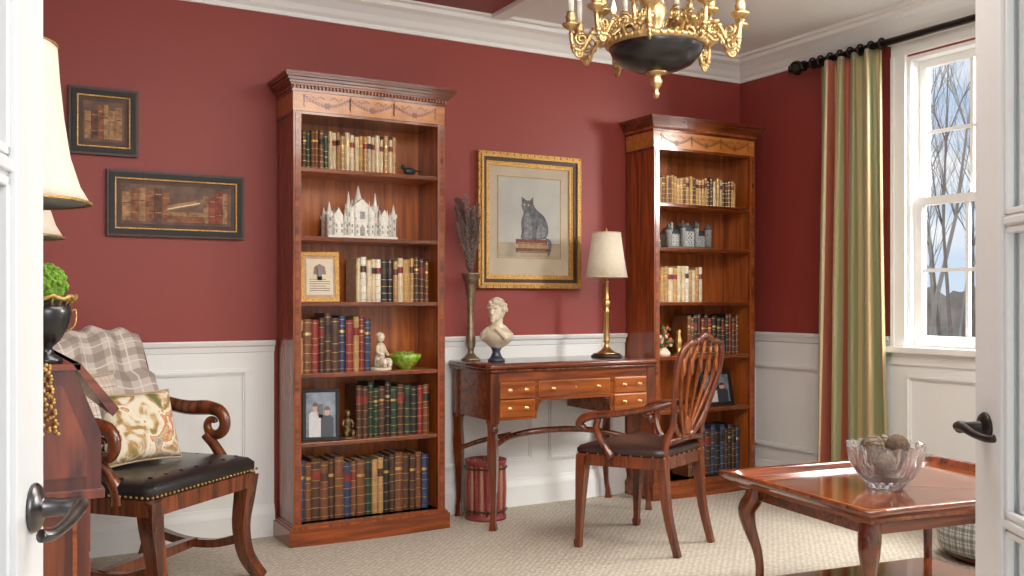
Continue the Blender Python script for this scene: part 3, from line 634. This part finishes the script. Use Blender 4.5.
# ================================================================= DESK CHAIR
b=B('desk_armchair')
def seatpoly(s=1,bow=.02):
    pts=[]
    C=[(-.20,-.19),(.20,-.19),(.285,.215),(-.285,.215)]
    for k in range(4):
        p,q=C[k],C[(k+1)%4]; n=8
        for i in range(n):
            t=i/n; x=p[0]+(q[0]-p[0])*t; y=p[1]+(q[1]-p[1])*t
            if k==2: y+=bow*math.sin(pi*t)
            pts.append((x*s,.005+(y-.005)*s))
    return pts
b.prism(seatpoly(1),.385,.438,'z',MAHV)
b.loft([[(x,y,z) for x,y in seatpoly(s)] for s,z in [(.97,.436),(1.0,.448),(1.0,.462),(.95,.476),(.80,.486),(.5,.492),(.1,.494)]],LBRN)
for k,(x,y) in enumerate(seatpoly(1.003)):
    b.ball((x,y,.441),.004,GOLD,6)
for s in (-1,1):
    b.tube(cat([(s*.262,.195,.43,.027),(s*.264,.198,.36,.026),(s*.268,.205,.22,.020),(s*.272,.212,.05,.014),(s*.273,.214,.03,.018),(s*.273,.214,0,.015)],3),.02,MAHV,sq=True,up=(0,1,0))
    b.tube(cat([(s*.180,-.17,.44,.024),(s*.178,-.18,.33,.022),(s*.174,-.20,.17,.018),(s*.172,-.245,0,.015)],4),.02,MAHV,sq=True,up=(0,1,0))
yb_=lambda z:-.18-(z-.45)*.22
ol=[(0,.515),(.07,.53),(.135,.585),(.18,.67),(.21,.77),(.22,.85),(.20,.925),(.14,.955),(.09,.957),(.045,.975),(0,.985)]
full=ol+[(-x,z) for x,z in ol[-2:0:-1]]
CHB=wood('chair_back_wood',(.14,.03,.007),(.44,.11,.02),'z',rough=.24,coat=.5)
b.tube([(x,yb_(z),z,.017) for x,z in cat(full,4,True)],.017,MAHV,8,.8,closed=True,up=(0,1,0))
for s in (-1,1):
    b.tube(cat([(s*.18,-.175,.43,.021),(s*.17,-.185,.50,.018),(s*.150,yb_(.58),.58,.017),(s*.165,yb_(.64),.64,.016)],4),.018,MAHV,8,up=(0,1,0))
    b.tube(cat([(s*.19,yb_(.70)+.01,.69,.015),(s*.235,-.15,.665,.017),(s*.278,-.03,.640,.019),(s*.305,.09,.625,.021),(s*.314,.155,.608,.024),(s*.312,.185,.578,.021),(s*.302,.16,.560,.015)],5),.018,MAHV,8,.85)
    b.tube(cat([(s*.300,.09,.612,.017),(s*.285,.11,.56,.015),(s*.27,.085,.49,.017),(s*.268,.04,.43,.020)],4),.017,MAHV,8)
b.tube([(-.16,yb_(.52),.505,.015),(0,yb_(.51),.515,.018),(.16,yb_(.52),.505,.015)],.016,MAHV,8)
for xt in (-.15,-.08,0,.08,.15):
    b.tube(cat([(xt*.12,yb_(.52),.52,.010),(xt*.55,yb_(.62),.62,.008),(xt*.95,yb_(.74),.74,.008),(xt*1.12,yb_(.84),.84,.010),(xt*.95,yb_(.92),.92,.009),(xt*.75,yb_(.96),.96,.009)],4),.009,CHB,8)
    b.ball((xt*1.1,yb_(.85)-.004,.85),(.014,.010,.042),CHB,10)
    b.ball((xt*.9,yb_(.92)-.004,.925),(.010,.009,.022),SAT,8)
b.ball((0,yb_(.58),.575),(.032,.012,.048),CHB,12)
b.done((2.825,3.645,0),math.atan2(.40,.917),bevel=0)
# ================================================================= LEFT ARMCHAIR
b=B('scroll_armchair')
AW=wood('armchair_wood',(.055,.014,.006),(.22,.055,.015),'z',rough=.25,coat=.6)
hw=.33
b.prism(rr(-hw,hw,-.26,.25,.03),.375,.435,'z',AW)
b.loft([[(x,y,z) for x,y in rr(-hw+o,hw-o,-.25+o,.245-o,.04)] for o,z in [(.006,.433),(-.004,.45),(-.004,.475),(.012,.492),(.05,.503),(.15,.508)]],LBLK)
for i in range(7):
    for j in range(5):
        b.ball((-.26+.52*i/6+(.04 if j%2 else 0),-.19+.38*j/4,.503),(.010,.010,.004),BLK,8)
for i in range(29):
    b.ball((-.32+.64*i/28,.252,.445),.0055,AGOLD,6)
for i in range(21):
    for s in (-1,1): b.ball((s*(hw+.003),-.24+.48*i/20,.445),.0055,AGOLD,6)
for s in (-1,1):
    b.tube(cat([(s*.295,.22,.43,.038),(s*.285,.215,.34,.034),(s*.262,.215,.22,.029),(s*.268,.235,.10,.026),(s*.315,.275,.0,.023)],5),.03,AW,sq=True,up=(0,1,0))
    b.tube(cat([(s*.295,-.22,.43,.034),(s*.285,-.22,.30,.030),(s*.28,-.25,.14,.026),(s*.30,-.31,.0,.024)],5),.03,AW,sq=True,up=(0,1,0))
    b.tube(cat([(s*.268,.215,.17,.020),(s*.268,.08,.135,.018),(s*.268,-.08,.135,.018),(s*.275,-.25,.17,.020)],4),.02,AW,sq=True)
    b.tube(cat([(s*.30,-.23,.42,.030),(s*.305,-.27,.60,.026),(s*.305,-.31,.80,.024),(s*.30,-.36,.97,.026)],4),.026,AW,sq=True,up=(0,1,0))
    cy,cz=.035,.620
    sp=[(s*.318,-.29,.735,.022),(s*.322,-.20,.705,.024),(s*.325,-.10,.688,.026),(s*.325,-.01,.690,.027)]
    for k in range(0,15):
        a=pi/2-k*pi/6+.1; r=.068*(1-k/17); sp.append((s*.325,cy+r*math.cos(a),cz+r*math.sin(a),.024-.0010*k))
    b.tube(cat(sp,3),.02,AW,10,1.2)
    b.tube(cat([(s*.322,.0,.575,.024),(s*.320,.045,.53,.022),(s*.315,.09,.47,.026),(s*.312,.10,.41,.03)],4),.024,AW,10)
b.tube(cat([(-.268,-.02,.135,.018),(0,-.02,.135,.022),(.268,-.02,.135,.018)],4),.02,AW,sq=True)
b.tube(cat([(-.30,-.36,.95,.03),(0,-.375,.985,.034),(.30,-.36,.95,.03)],5),.03,AW,10)
b.box(-.29,.29,-.30,-.265,.50,.60,AW)
b.M=Matrix.Translation((0,-.31,.72))@Matrix.Rotation(.28,4,'X'); b.box(-.28,.28,-.02,.02,-.22,.22,LBLK); b.M=Matrix.Identity(4)
AC=(.66,3.98,0); AR=math.atan2(-.66,-.75)
b.done(AC,AR,bevel=.003)
def a2w(x,y,z):
    c,s=math.cos(AR),math.sin(AR); return (AC[0]+c*x-s*y,AC[1]+s*x+c*y,z)
def plaid(name,base,c1,c2,sc):
    m,nt,bs=newmat(name); L=nt.links.new
    tc=nt.nodes.new('ShaderNodeTexCoord'); sp=nt.nodes.new('ShaderNodeSeparateXYZ'); L(tc.outputs['UV'],sp.inputs[0])
    def band(out,f,th,ph):
        a=nt.nodes.new('ShaderNodeMath'); a.operation='MULTIPLY_ADD'; a.inputs[1].default_value=f; a.inputs[2].default_value=ph; L(out,a.inputs[0])
        fr=nt.nodes.new('ShaderNodeMath'); fr.operation='FRACT'; L(a.outputs[0],fr.inputs[0])
        g=nt.nodes.new('ShaderNodeMath'); g.operation='LESS_THAN'; g.inputs[1].default_value=th; L(fr.outputs[0],g.inputs[0]); return g.outputs[0]
    def mix(prev,fac,c,amt):
        k=nt.nodes.new('ShaderNodeMath'); k.operation='MULTIPLY'; k.inputs[1].default_value=amt; L(fac,k.inputs[0])
        mx=nt.nodes.new('ShaderNodeMix'); mx.data_type='RGBA'
        L(k.outputs[0],mx.inputs[0])
        if isinstance(prev,tuple): mx.inputs[6].default_value=(*prev,1)
        else: L(prev,mx.inputs[6])
        mx.inputs[7].default_value=(*c,1); return mx.outputs[2]
    p=mix(base,band(sp.outputs[0],sc[0],.38,0),c1,.5); p=mix(p,band(sp.outputs[1],sc[1],.38,0),c1,.5)
    p=mix(p,band(sp.outputs[0],sc[0],.06,.3),c2,.8); p=mix(p,band(sp.outputs[1],sc[1],.06,.3),c2,.8)
    L(p,bs.inputs['Base Color']); bs.inputs['Roughness'].default_value=.9; bs.inputs['Sheen Weight'].default_value=.2
    return m
PL=plaid('plaid_wool',(.54,.47,.41),(.20,.145,.12),(.68,.61,.55),(5,9))
b=B('plaid_throw')
path=cat([(-.19,.57),(-.235,.72),(-.285,.86),(-.315,.97),(-.36,1.025),(-.415,1.0),(-.43,.86),(-.435,.66)],5)
def thr(u,v):
    k=v*(len(path)-1); i=min(int(k),len(path)-2); f=k-i
    y=path[i][0]*(1-f)+path[i+1][0]*f; z=path[i][1]*(1-f)+path[i+1][1]*f
    x=-.27+.58*u
    y+=.012*math.sin(u*19+v*3)*(1 if v<.5 else -1)+ (.03*math.sin(u*8+1) if v<.25 else 0)
    z+= -.06*max(0,.35-u)*1.5 - (.10*u-.05)*(1-v)*1.2+.008*math.sin(u*23)
    return (x,y+ (.012 if v<.5 else 0),z)
b.grid(thr,60,50,PL); b.done(AC,AR,solid=.008)
def pillow(name,c,w,h,t,m,tilt,rz):
    b=B(name)
    for sgn in (-1,1):
        def f(u,v):
            a=u*2-1; q=v*2-1; th=t*((1-a**4)*(1-q**4))**.5
            return (w/2*a*(1-.07*(1-q*q)*abs(a)),sgn*th,h/2*q*(1-.07*(1-a*a)*abs(q)))
        b.grid(f,24,24,m)
    bmesh.ops.remove_doubles(b.bm,verts=b.bm.verts[:],dist=.0005)
    rim=[]
    for (a0,b0,a1,b1) in [(-1,-1,1,-1),(1,-1,1,1),(1,1,-1,1),(-1,1,-1,-1)]:
        for i in range(12):
            tt=i/12; a=a0+(a1-a0)*tt; q=b0+(b1-b0)*tt
            rim.append((w/2*a*(1-.07*(1-q*q)*abs(a)),0,h/2*q*(1-.07*(1-a*a)*abs(q)),.005))
    b.tube(rim,.005,PIPE,6,closed=True)
    return b.done(a2w(*c),(tilt,0,AR+rz))
PIPE=P('pillow_piping',(.45,.33,.20),.8)
def floral():
    m,nt,bs=newmat('painted_linen'); L=nt.links.new
    tc=nt.nodes.new('ShaderNodeTexCoord'); n=nt.nodes.new('ShaderNodeTexNoise'); n.inputs['Scale'].default_value=11; n.inputs['Detail'].default_value=5; n.inputs['Distortion'].default_value=1
    L(tc.outputs['Object'],n.inputs['Vector'])
    r=nt.nodes.new('ShaderNodeValToRGB'); e=r.color_ramp.elements
    e[0].position=.34; e[0].color=(.14,.16,.06,1); e[1].position=.42; e[1].color=(.42,.24,.08,1)
    for p,c in [(.47,(.66,.58,.44)),(.56,(.72,.66,.54)),(.59,(.48,.16,.05)),(.64,(.60,.42,.24)),(.70,(.22,.30,.34))]:
        q=e.new(p); q.color=(*c,1)
    L(n.outputs['Fac'],r.inputs['Fac']); L(r.outputs['Color'],bs.inputs['Base Color']); bs.inputs['Roughness'].default_value=.9
    return m
FLR=floral()
pillow('plaid_pillow',(.16,-.155,.71),.30,.32,.05,plaid('pillow_plaid',(.60,.54,.46),(.44,.34,.26),(.26,.15,.13),(6,6)),.30,.0)
pillow('floral_pillow',(.040,-.045,.650),.32,.28,.055,FLR,.32,-.30)
# ================================================================= SLANT FRONT DESK + LAMPS + URN
b=B('slant_front_desk')
y0,y1=2.36,3.5
b.prism([(LX+.02,.13),(.250,.13),(.250,.70),(.275,.72),(.275,.84),(.220,.985),(LX+.02,.985)],y0,y1,'y',DKW)
b.box(LX+.02,.232,y0-.012,y1+.012,.985,1.0,MAH)
b.prism([(.215,1.0),(.232,1.0),(.312,.895),(.298,.878)],y0-.012,y1+.012,'y',MAH)
b.box(LX+.02,.282,y0-.008,y1+.008,.695,.715,MAHV)
b.box(LX+.02,.272,y0-.010,y1+.010,.10,.14,MAHV)
for yy in (y0,y1-.08):
    for xx in (LX+.03,.17): b.prism([(xx,.10),(xx+.09,.10),(xx+.085,.05),(xx+.07,0),(xx+.02,0),(xx+.01,.05)],yy,yy+.07,'y',MAHV)
for (p0,p1,q0,q1) in [(-.2,.225,.16,.17),(-.2,.225,.66,.67),(.215,.225,.17,.66)]: b.box(p0,p1,y0-.003,y0,q0,q1,CH)
b.prism([(-.2,.745),(.245,.745),(.245,.82),(.195,.95),(-.2,.95)],y0-.003,y0,'y',MAHV)
b.box(-.2,.20,y0-.002,y0,.19,.64,MAHV)
for k in range(4):
    z=.16+.135*k; b.box(.250,.257,y0+.04,y1-.04,z,z+.12,CW)
    for yy in (y0+.25,y1-.25): b.ball((.263,yy,z+.06),(.008,.03,.01),GOLD,8)
b.done(bevel=.002)
SHADE2=P('silk_shade',(.64,.56,.46),.85,emit=.05,bump=.1,bscale=150)
def tlamp(loc,dz=0):
    b=B('table_lamp')
    b.lathe([(.001,0),(.075,0),(.08,.015),(.05,.03),(.03,.05),(.05,.10),(.065,.16),(.05,.22),(.02,.27),(.016,.32),(.012,.36),(.012,.72),(.001,.73)],(0,0,0),AGOLD,24)
    prof=[(.195,.37),(.172,.41),(.150,.48),(.135,.58),(.125,.68),(.120,.755)]
    prof=[(r,z+dz) for r,z in prof]
    b.lathe(prof+[(r-.004,z) for r,z in prof[::-1]]+[prof[0]],(0,0,0),SHADE2,48,flute=.012,nf=8)
    b.tube([((.197*(1+.012*math.cos(8*2*pi*i/48)))*math.cos(2*pi*i/48),(.197*(1+.012*math.cos(8*2*pi*i/48)))*math.sin(2*pi*i/48),.37+dz,.004) for i in range(48)],.004,AGOLD,6,closed=True)
    b.tube([(.121*math.cos(2*pi*i/32),.121*math.sin(2*pi*i/32),.755+dz,.003) for i in range(32)],.004,AGOLD,6,closed=True)
    b.lathe([(.001,0),(.010,.01),(.006,.03),(.001,.045)],(0,0,.73+dz),GOLD,10)
    return b.done(loc)
tlamp((.085,2.63,1.0),.012); tlamp((.085,3.36,1.0),-.03)
b=B('moss_urn')
b.lathe([(.001,0),(.036,0),(.036,.01),(.018,.02),(.014,.035),(.03,.05),(.05,.085),(.055,.115),(.048,.14),(.001,.14)],(0,0,0),BLK,28)
b.tube([(.062*math.cos(2*pi*i/36),.062*math.sin(2*pi*i/36),.148+.004*math.cos(9*2*pi*i/36),.005) for i in range(36)],.005,AGOLD,6,closed=True)
for i in range(18):
    a=2*pi*i/18; b.tube([(.05*math.cos(a),.05*math.sin(a),.13,.002),(.062*math.cos(a),.062*math.sin(a),.15,.0025)],.002,AGOLD,5)
b.ball((0,0,.175),(.044,.044,.046),MOSS,24)
for k in range(200):
    a=random.uniform(0,6.28); e=random.uniform(-.2,1.5); b.ball((.043*math.cos(e)*math.cos(a),.043*math.cos(e)*math.sin(a),.175+.046*math.sin(e)),random.uniform(.004,.008),MOSS,5)
for s in (-1,1): b.tube(cat([(s*.045,0,.11,.0025),(s*.062,0,.12,.0025),(s*.060,0,.085,.0025),(s*.042,0,.07,.0025)],4),.003,AGOLD,6)
b.done((.165,2.415,1.0))
b=B('beaded_tassel')
for k in range(70):
    t=k/70; b.ball((.160+.018*math.sin(k*1.9)*(.4+t),y0-.024-.004*math.cos(k*2.3),1.0-.16*t),(.005,.004,.005),AGOLD,6)
b.done()
# ================================================================= CHANDELIER
b=B('chandelier'); CX,CYY=2.35,2.98
Z0=1.93
CG=P('chandelier_gilt',(.64,.46,.23),.36,1,bump=.15,bscale=80,vary=.2)
b.lathe([(.001,0),(.010,.006),(.014,.02),(.008,.032),(.012,.04),(.022,.055),(.026,.07),(.016,.085),(.03,.095),(.045,.10),(.04,.108)],(0,0,Z0),CG,20)
b.lathe([(.03,.10),(.09,.112),(.14,.135),(.172,.168),(.185,.20),(.183,.205),(.16,.20),(.10,.19),(.001,.185)],(0,0,Z0),BLK,48)
b.lathe([(.184,.196),(.193,.200),(.196,.212),(.188,.222),(.175,.218),(.17,.205),(.184,.196)],(0,0,Z0),CG,48)
for i in range(44):
    a=2*pi*i/44; b.ball((.193*math.cos(a),.193*math.sin(a),Z0+.212),(.008,.008,.011),CG,6)
b.lathe([(.05,.19),(.06,.21),(.03,.23),(.018,.26),(.03,.30),(.045,.34),(.025,.38),(.015,.42),(.02,.50),(.03,.54),(.012,.57),(.008,.60),(.008,H-Z0-.02),(.05,H-Z0-.02),(.055,H-Z0)],(0,0,Z0),CG,20)
CAN_=P('candle_sleeve',(.70,.68,.62),.5)
BULB=P('candle_bulb',(1,.85,.6),.3,emit=3)
def arm(a,R,zc,r0,z_start):
    ca,sa=math.cos(a),math.sin(a)
    p=cat([(r0,z_start),(r0+(R-r0)*.25,z_start+.05),(r0+(R-r0)*.5,z_start+.035),(r0+(R-r0)*.72,zc-.085),(R-.01,zc-.075),(R,zc-.02)],5)
    b.tube([(q[0]*ca,q[0]*sa,Z0+q[1],.009) for q in p],.009,CG,8)
    for c0,rr_,sg in [((r0+(R-r0)*.40,zc-.03),.032,1),((r0+(R-r0)*.75,zc-.045),.026,-1),((R-.03,zc-.10),.020,1)]:
        sp=[]
        for k in range(14):
            t=k/13; an=sg*(t*1.6*pi*2)+1; r=rr_*(1-t*.8); sp.append(((c0[0]+r*math.cos(an))*ca,(c0[0]+r*math.cos(an))*sa,Z0+c0[1]+r*math.sin(an),.0065-.002*t))
        b.tube(sp,.005,CG,6)
    for k in (1,2,3,4): 
        q=p[k*5 if k*5<len(p) else -1]; b.ball((q[0]*ca,q[0]*sa,Z0+q[1]),(.014,.014,.013),CG,8)
    for k in range(5):
        q=p[8+k*3]; b.ball((q[0]*ca,q[0]*sa,Z0+q[1]-.012),(.007,.007,.014),CG,6)
    x,y=R*ca,R*sa
    b.lathe([(.001,-.03),(.008,-.025),(.006,-.012),(.018,-.006),(.032,.004),(.036,.012),(.028,.014),(.012,.010),(.018,.02),(.022,.04),(.016,.052),(.019,.058),(.001,.06)],(x,y,Z0+zc),CG,14)
    b.lathe([(.012,.058),(.012,.15),(.001,.15)],(x,y,Z0+zc),CAN_,10)
    b.lathe([(.006,.15),(.011,.17),(.008,.19),(.001,.215)],(x,y,Z0+zc),BULB,8)
for i in range(10): arm(2*pi*i/10+.2,.335,.270+.015*(i%2),.17,.215)
for i in range(6): arm(2*pi*i/6+.5,.21,.335,.06,.24)
b.done((CX,CYY,0))
# ================================================================= CURTAINS
OL=(.25,.25,.115); GO=(.56,.42,.20); RD=(.42,.105,.055); TN=(.46,.34,.16); CRM=(.64,.52,.32); OL2=(.34,.33,.16)
CU=stripes('striped_silk',[(0,OL),(.12,GO),(.16,OL2),(.27,CRM),(.30,RD),(.40,TN),(.50,OL),(.60,GO),(.66,OL2),(.74,RD),(.85,CRM),(.88,TN)],1.75,rough=.42)
def curtain(y0,y1):
    b=B('curtain')
    def f(u,v):
        z=.02+v*(2.50-.02)
        nar=.86+.14*(1-v)**.9
        yc=y0+(y1-y0)*u; ym=(y0+y1)/2
        yy=ym+(yc-ym)*nar
        A=.034+.014*(1-v)
        ph=u*2*pi*4.5+.5*math.sin(v*3)
        x=4.258+A*(math.sin(ph)+.18*math.sin(2*ph+1))+.008*math.sin(u*31+v*2)
        yy+=.010*math.sin(2*ph+1)+.02*(1-v)*math.sin(u*5)
        return (x,yy,z)
    b.grid(f,180,40,CU); return b.done(solid=.003)
curtain(3.93,3.46); curtain(2.44,1.98)
b=B('curtain_rod')
b.tube([(4.262,1.90,2.515,.019),(4.262,4.02,2.515,.019)],.019,BRZ,12)
for y,s in ((4.02,1),(1.90,-1)):
    b.M=Matrix.Translation((4.262,y,2.515))@Matrix.Rotation(-s*pi/2,4,'X')
    b.lathe([(.019,0),(.030,.004),(.030,.014),(.016,.02),(.020,.03),(.038,.05),(.043,.065),(.036,.085),(.020,.10),(.024,.11),(.012,.12),(.001,.128)],(0,0,0),BRZ,20,flute=.06,nf=5)
    b.M=Matrix.Identity(4)
for y in [3.96,3.90,3.83,3.76,3.69,3.62,3.55,3.48,2.42,2.34,2.26,2.18,2.1,2.02]:
    b.tube([(4.262+.028*math.cos(2*pi*i/16),y,2.515+.028*math.sin(2*pi*i/16),.006) for i in range(16)],.006,BRZ,6,closed=True)
for y in (3.98,2.95,1.95): b.box(4.262,WX,y-.01,y+.01,2.505,2.525,BRZ)
b.done()
# ================================================================= COFFEE TABLE
b=B('coffee_table'); TW,TD=1.0,.76; TZ=.475
def tray(o,sc=.012,n=14):
    C=[(-TW/2+o,-TD/2+o),(TW/2-o,-TD/2+o),(TW/2-o,TD/2-o),(-TW/2+o,TD/2-o)]; pts=[]
    for k in range(4):
        p,q=Vector(C[k]),Vector(C[(k+1)%4]); d=(q-p).normalized(); nn=Vector((d.y,-d.x))
        for i in range(n):
            t=i/n
            e=sc*(math.exp(-((t)/.07)**2)+math.exp(-((1-t)/.07)**2))*-1+0
            pts.append(tuple(p+(q-p)*t+nn*(-e if 0<t<1 else sc)))
    return pts
b.loft([[(x,y,z) for x,y in tray(o)] for o,z in [(.05,TZ-.03),(.035,TZ-.015),(.0,TZ+.006),(-.010,TZ+.016),(-.012,TZ+.026),(-.004,TZ+.030),(.010,TZ+.022),(.022,TZ+.004),(.03,TZ)]],MAH,caps=False)
b.prism(tray(.03),TZ-.022,TZ,'z',TT2)
b.prism(tray(.05),TZ-.03,TZ-.02,'z',MAH)
for o,w_ in [(.10,.006)]:
    x0,x1,ya,yb2=-TW/2+o,TW/2-o,-TD/2+o,TD/2-o
    for q in [(x0,x1,ya,ya+w_),(x0,x1,yb2-w_,yb2),(x0,x0+w_,ya,yb2),(x1-w_,x1,ya,yb2)]: b.box(*q,TZ,TZ+.0006,SAT)
b.box(-TW/2+.106,TW/2-.106,-TD/2+.106,TD/2-.106,TZ-.001,TZ+.0004,TT)
for sx in (-1,1):
    b.prism([(0,0),(sx*(TW/2-.11),-(TD/2-.11)),(sx*(TW/2-.11),(TD/2-.11))],TZ-.001,TZ+.0008,'z',TT2)
b.box(-TW/2+.07,TW/2-.07,-TD/2+.07,-TD/2+.085,TZ-.07,TZ-.03,MAH); b.box(-TW/2+.07,TW/2-.07,TD/2-.085,TD/2-.07,TZ-.07,TZ-.03,MAH)
b.box(-TW/2+.07,-TW/2+.085,-TD/2+.07,TD/2-.07,TZ-.07,TZ-.03,MAH); b.box(TW/2-.085,TW/2-.07,-TD/2+.07,TD/2-.07,TZ-.07,TZ-.03,MAH)
for sx in (-1,1):
    for sy in (-1,1):
        X=sx*(TW/2-.085); Y=sy*(TD/2-.085); d=.707
        def o(k,z,r): return (X+sx*k*d,Y+sy*k*d,z,r)
        b.tube(cat([o(0,TZ-.03,.034),o(.012,TZ-.07,.036),o(.035,TZ-.115,.034),o(.025,TZ-.18,.025),o(-.002,TZ-.26,.018),o(-.012,.14,.016),o(-.002,.07,.017),o(.030,.025,.021),o(.038,.0,.018)],4),.02,MAHV,12)
b.prism([(x*.90,y*.88) for x,y in rr(-TW/2+.05,TW/2-.05,-TD/2+.05,TD/2-.05,.06)],.085,.11,'z',TT2)
b.done((2.942,2.314,0),math.radians(-8))
CR,nt,bs=newmat('cut_crystal'); bs.inputs['Transmission Weight'].default_value=.90; bs.inputs['Roughness'].default_value=.02; bs.inputs['IOR'].default_value=1.42; bs.inputs['Base Color'].default_value=(.95,.97,.98,1)
b=B('crystal_bowl'); seg=72
out=[(.055,0),(.062,.006),(.070,.02),(.095,.045),(.118,.085),(.128,.125),(.134,.155)]
inn=[(.126,.155),(.119,.125),(.108,.088),(.085,.055),(.05,.035),(.001,.03)]
rings=[]
rings.append([(.0005*math.cos(2*pi*i/seg),.0005*math.sin(2*pi*i/seg),0) for i in range(seg)])
for k,(r,z) in enumerate(out):
    ring=[]
    for i in range(seg):
        a=2*pi*i/seg; f=(1+.026*(1 if (i//2+k)%2 else -1)) if 1<k<6 else 1
        zz=z+(.005*math.cos(a*18) if k==6 else 0); ring.append((r*f*math.cos(a),r*f*math.sin(a),zz))
    rings.append(ring)
for r,z in inn: rings.append([(r*math.cos(2*pi*i/seg),r*math.sin(2*pi*i/seg),z+(.005*math.cos(2*pi*i/seg*18) if z>.15 else 0)) for i in range(seg)])
b.loft(rings,CR,smooth=False); b.done((2.86,2.32,TZ+.001))
b=B('decorative_balls'); BB=P('rattan_ball',(.10,.062,.04),.9,bump=1,bscale=50,vary=.6); BB2=P('rattan_pale',(.18,.14,.10),.9,bump=1,bscale=60,vary=.4)
for (x,y,z,r,m) in [(-.045,-.03,.09,.045,BB),(.045,-.01,.095,.045,BB),(0,.055,.10,.042,BB),(-.055,.01,.150,.040,BB2),(.025,-.03,.148,.042,BB),(.05,.045,.145,.036,BB2)]:
    b.ball((x,y,z),r,m,20)
    for k in range(7):
        R=Matrix.Rotation(random.uniform(0,3),3,'X')@Matrix.Rotation(random.uniform(0,3),3,'Y')
        b.tube([(*(Vector((x,y,z))+R@Vector((r*math.cos(2*pi*i/16),r*math.sin(2*pi*i/16),0))),.0022) for i in range(16)],.002,BB,4,closed=True)
b.done((2.86,2.32,TZ+.001))
CK=plaid('houndstooth',(.55,.55,.52),(.05,.05,.05),(.05,.05,.05),(40,10))
b=B('round_footstool')
def fs(u,v):
    prof=[(.20,.03),(.235,.05),(.245,.12),(.235,.19),(.20,.225),(.10,.235),(.001,.237)]
    k=v*6; i=min(int(k),5); f=k-i; r=prof[i][0]*(1-f)+prof[i+1][0]*f; z=prof[i][1]*(1-f)+prof[i+1][1]*f
    return (r*math.cos(2*pi*u),r*math.sin(2*pi*u),z)
b.grid(fs,48,18,CK)
b.lathe([(.001,0),(.19,0),(.20,.03),(.001,.03)],(0,0,0),DKW,32)
b.done((3.98,2.64,0))
# ================================================================= LIGHT / WORLD / CAMERA
w=bpy.data.worlds.new('sky'); S.world=w; w.use_nodes=True; nt=w.node_tree; L=nt.links.new
bg=nt.nodes['Background']; tc=nt.nodes.new('ShaderNodeTexCoord'); sp=nt.nodes.new('ShaderNodeSeparateXYZ'); L(tc.outputs['Generated'],sp.inputs[0])
r=nt.nodes.new('ShaderNodeValToRGB'); r.color_ramp.elements[0].position=0; r.color_ramp.elements[0].color=(.66,.78,.92,1); r.color_ramp.elements[1].position=.45; r.color_ramp.elements[1].color=(.30,.48,.82,1); L(sp.outputs[2],r.inputs['Fac'])
n=nt.nodes.new('ShaderNodeTexNoise'); n.inputs['Scale'].default_value=5; n.inputs['Detail'].default_value=6
mp=nt.nodes.new('ShaderNodeMapping'); mp.inputs['Scale'].default_value=(1,1,2.5); L(tc.outputs['Generated'],mp.inputs[0]); L(mp.outputs[0],n.inputs['Vector'])
cr_=nt.nodes.new('ShaderNodeValToRGB'); cr_.color_ramp.elements[0].position=.44; cr_.color_ramp.elements[1].position=.60; L(n.outputs['Fac'],cr_.inputs['Fac'])
mx=nt.nodes.new('ShaderNodeMix'); mx.data_type='RGBA'; L(cr_.outputs['Color'],mx.inputs[0]); L(r.outputs['Color'],mx.inputs[6]); mx.inputs[7].default_value=(.97,.97,.97,1)
L(mx.outputs[2],bg.inputs['Color']); bg.inputs['Strength'].default_value=1.2
def area(name,loc,target,sx,sy,p,col=(1,1,1)):
    l=bpy.data.lights.new(name,'AREA'); l.shape='RECTANGLE'; l.size=sx; l.size_y=sy; l.energy=p; l.color=col
    o=bpy.data.objects.new(name,l); S.collection.objects.link(o); o.location=loc
    o.rotation_euler=(Vector(target)-Vector(loc)).to_track_quat('-Z','Y').to_euler(); return o
area('window_daylight',(5.6,2.95,3.9),(3.4,3.0,.9),1.6,1.2,470,(1,.98,.95))
area('window_daylight',(5.3,1.2,2.6),(2,2.4,.9),1.2,1.5,430,(1,.98,.95))  # added lamp, pushes extra light through the unseen second window
area('ceiling_light',(2.0,1.9,2.62),(1.9,2.9,0),2.6,1.6,122,(1,.95,.88))  # added soft fill below the ceiling, no fitting in the room
area('hall_light',(.6,-1.3,2.1),(1.6,4,1.0),1.6,1.4,56,(1,.97,.93))  # added fill behind the camera to brighten the room from the front
c=bpy.data.cameras.new('camera'); co=bpy.data.objects.new('camera',c); S.collection.objects.link(co)
co.location=(0,0,1.138); co.rotation_euler=(pi/2,0,math.radians(-29.75)); c.lens=963/1024*36; c.sensor_width=36; c.shift_y=14/1024; c.clip_start=.02
S.camera=co
S.view_settings.view_transform='Standard'
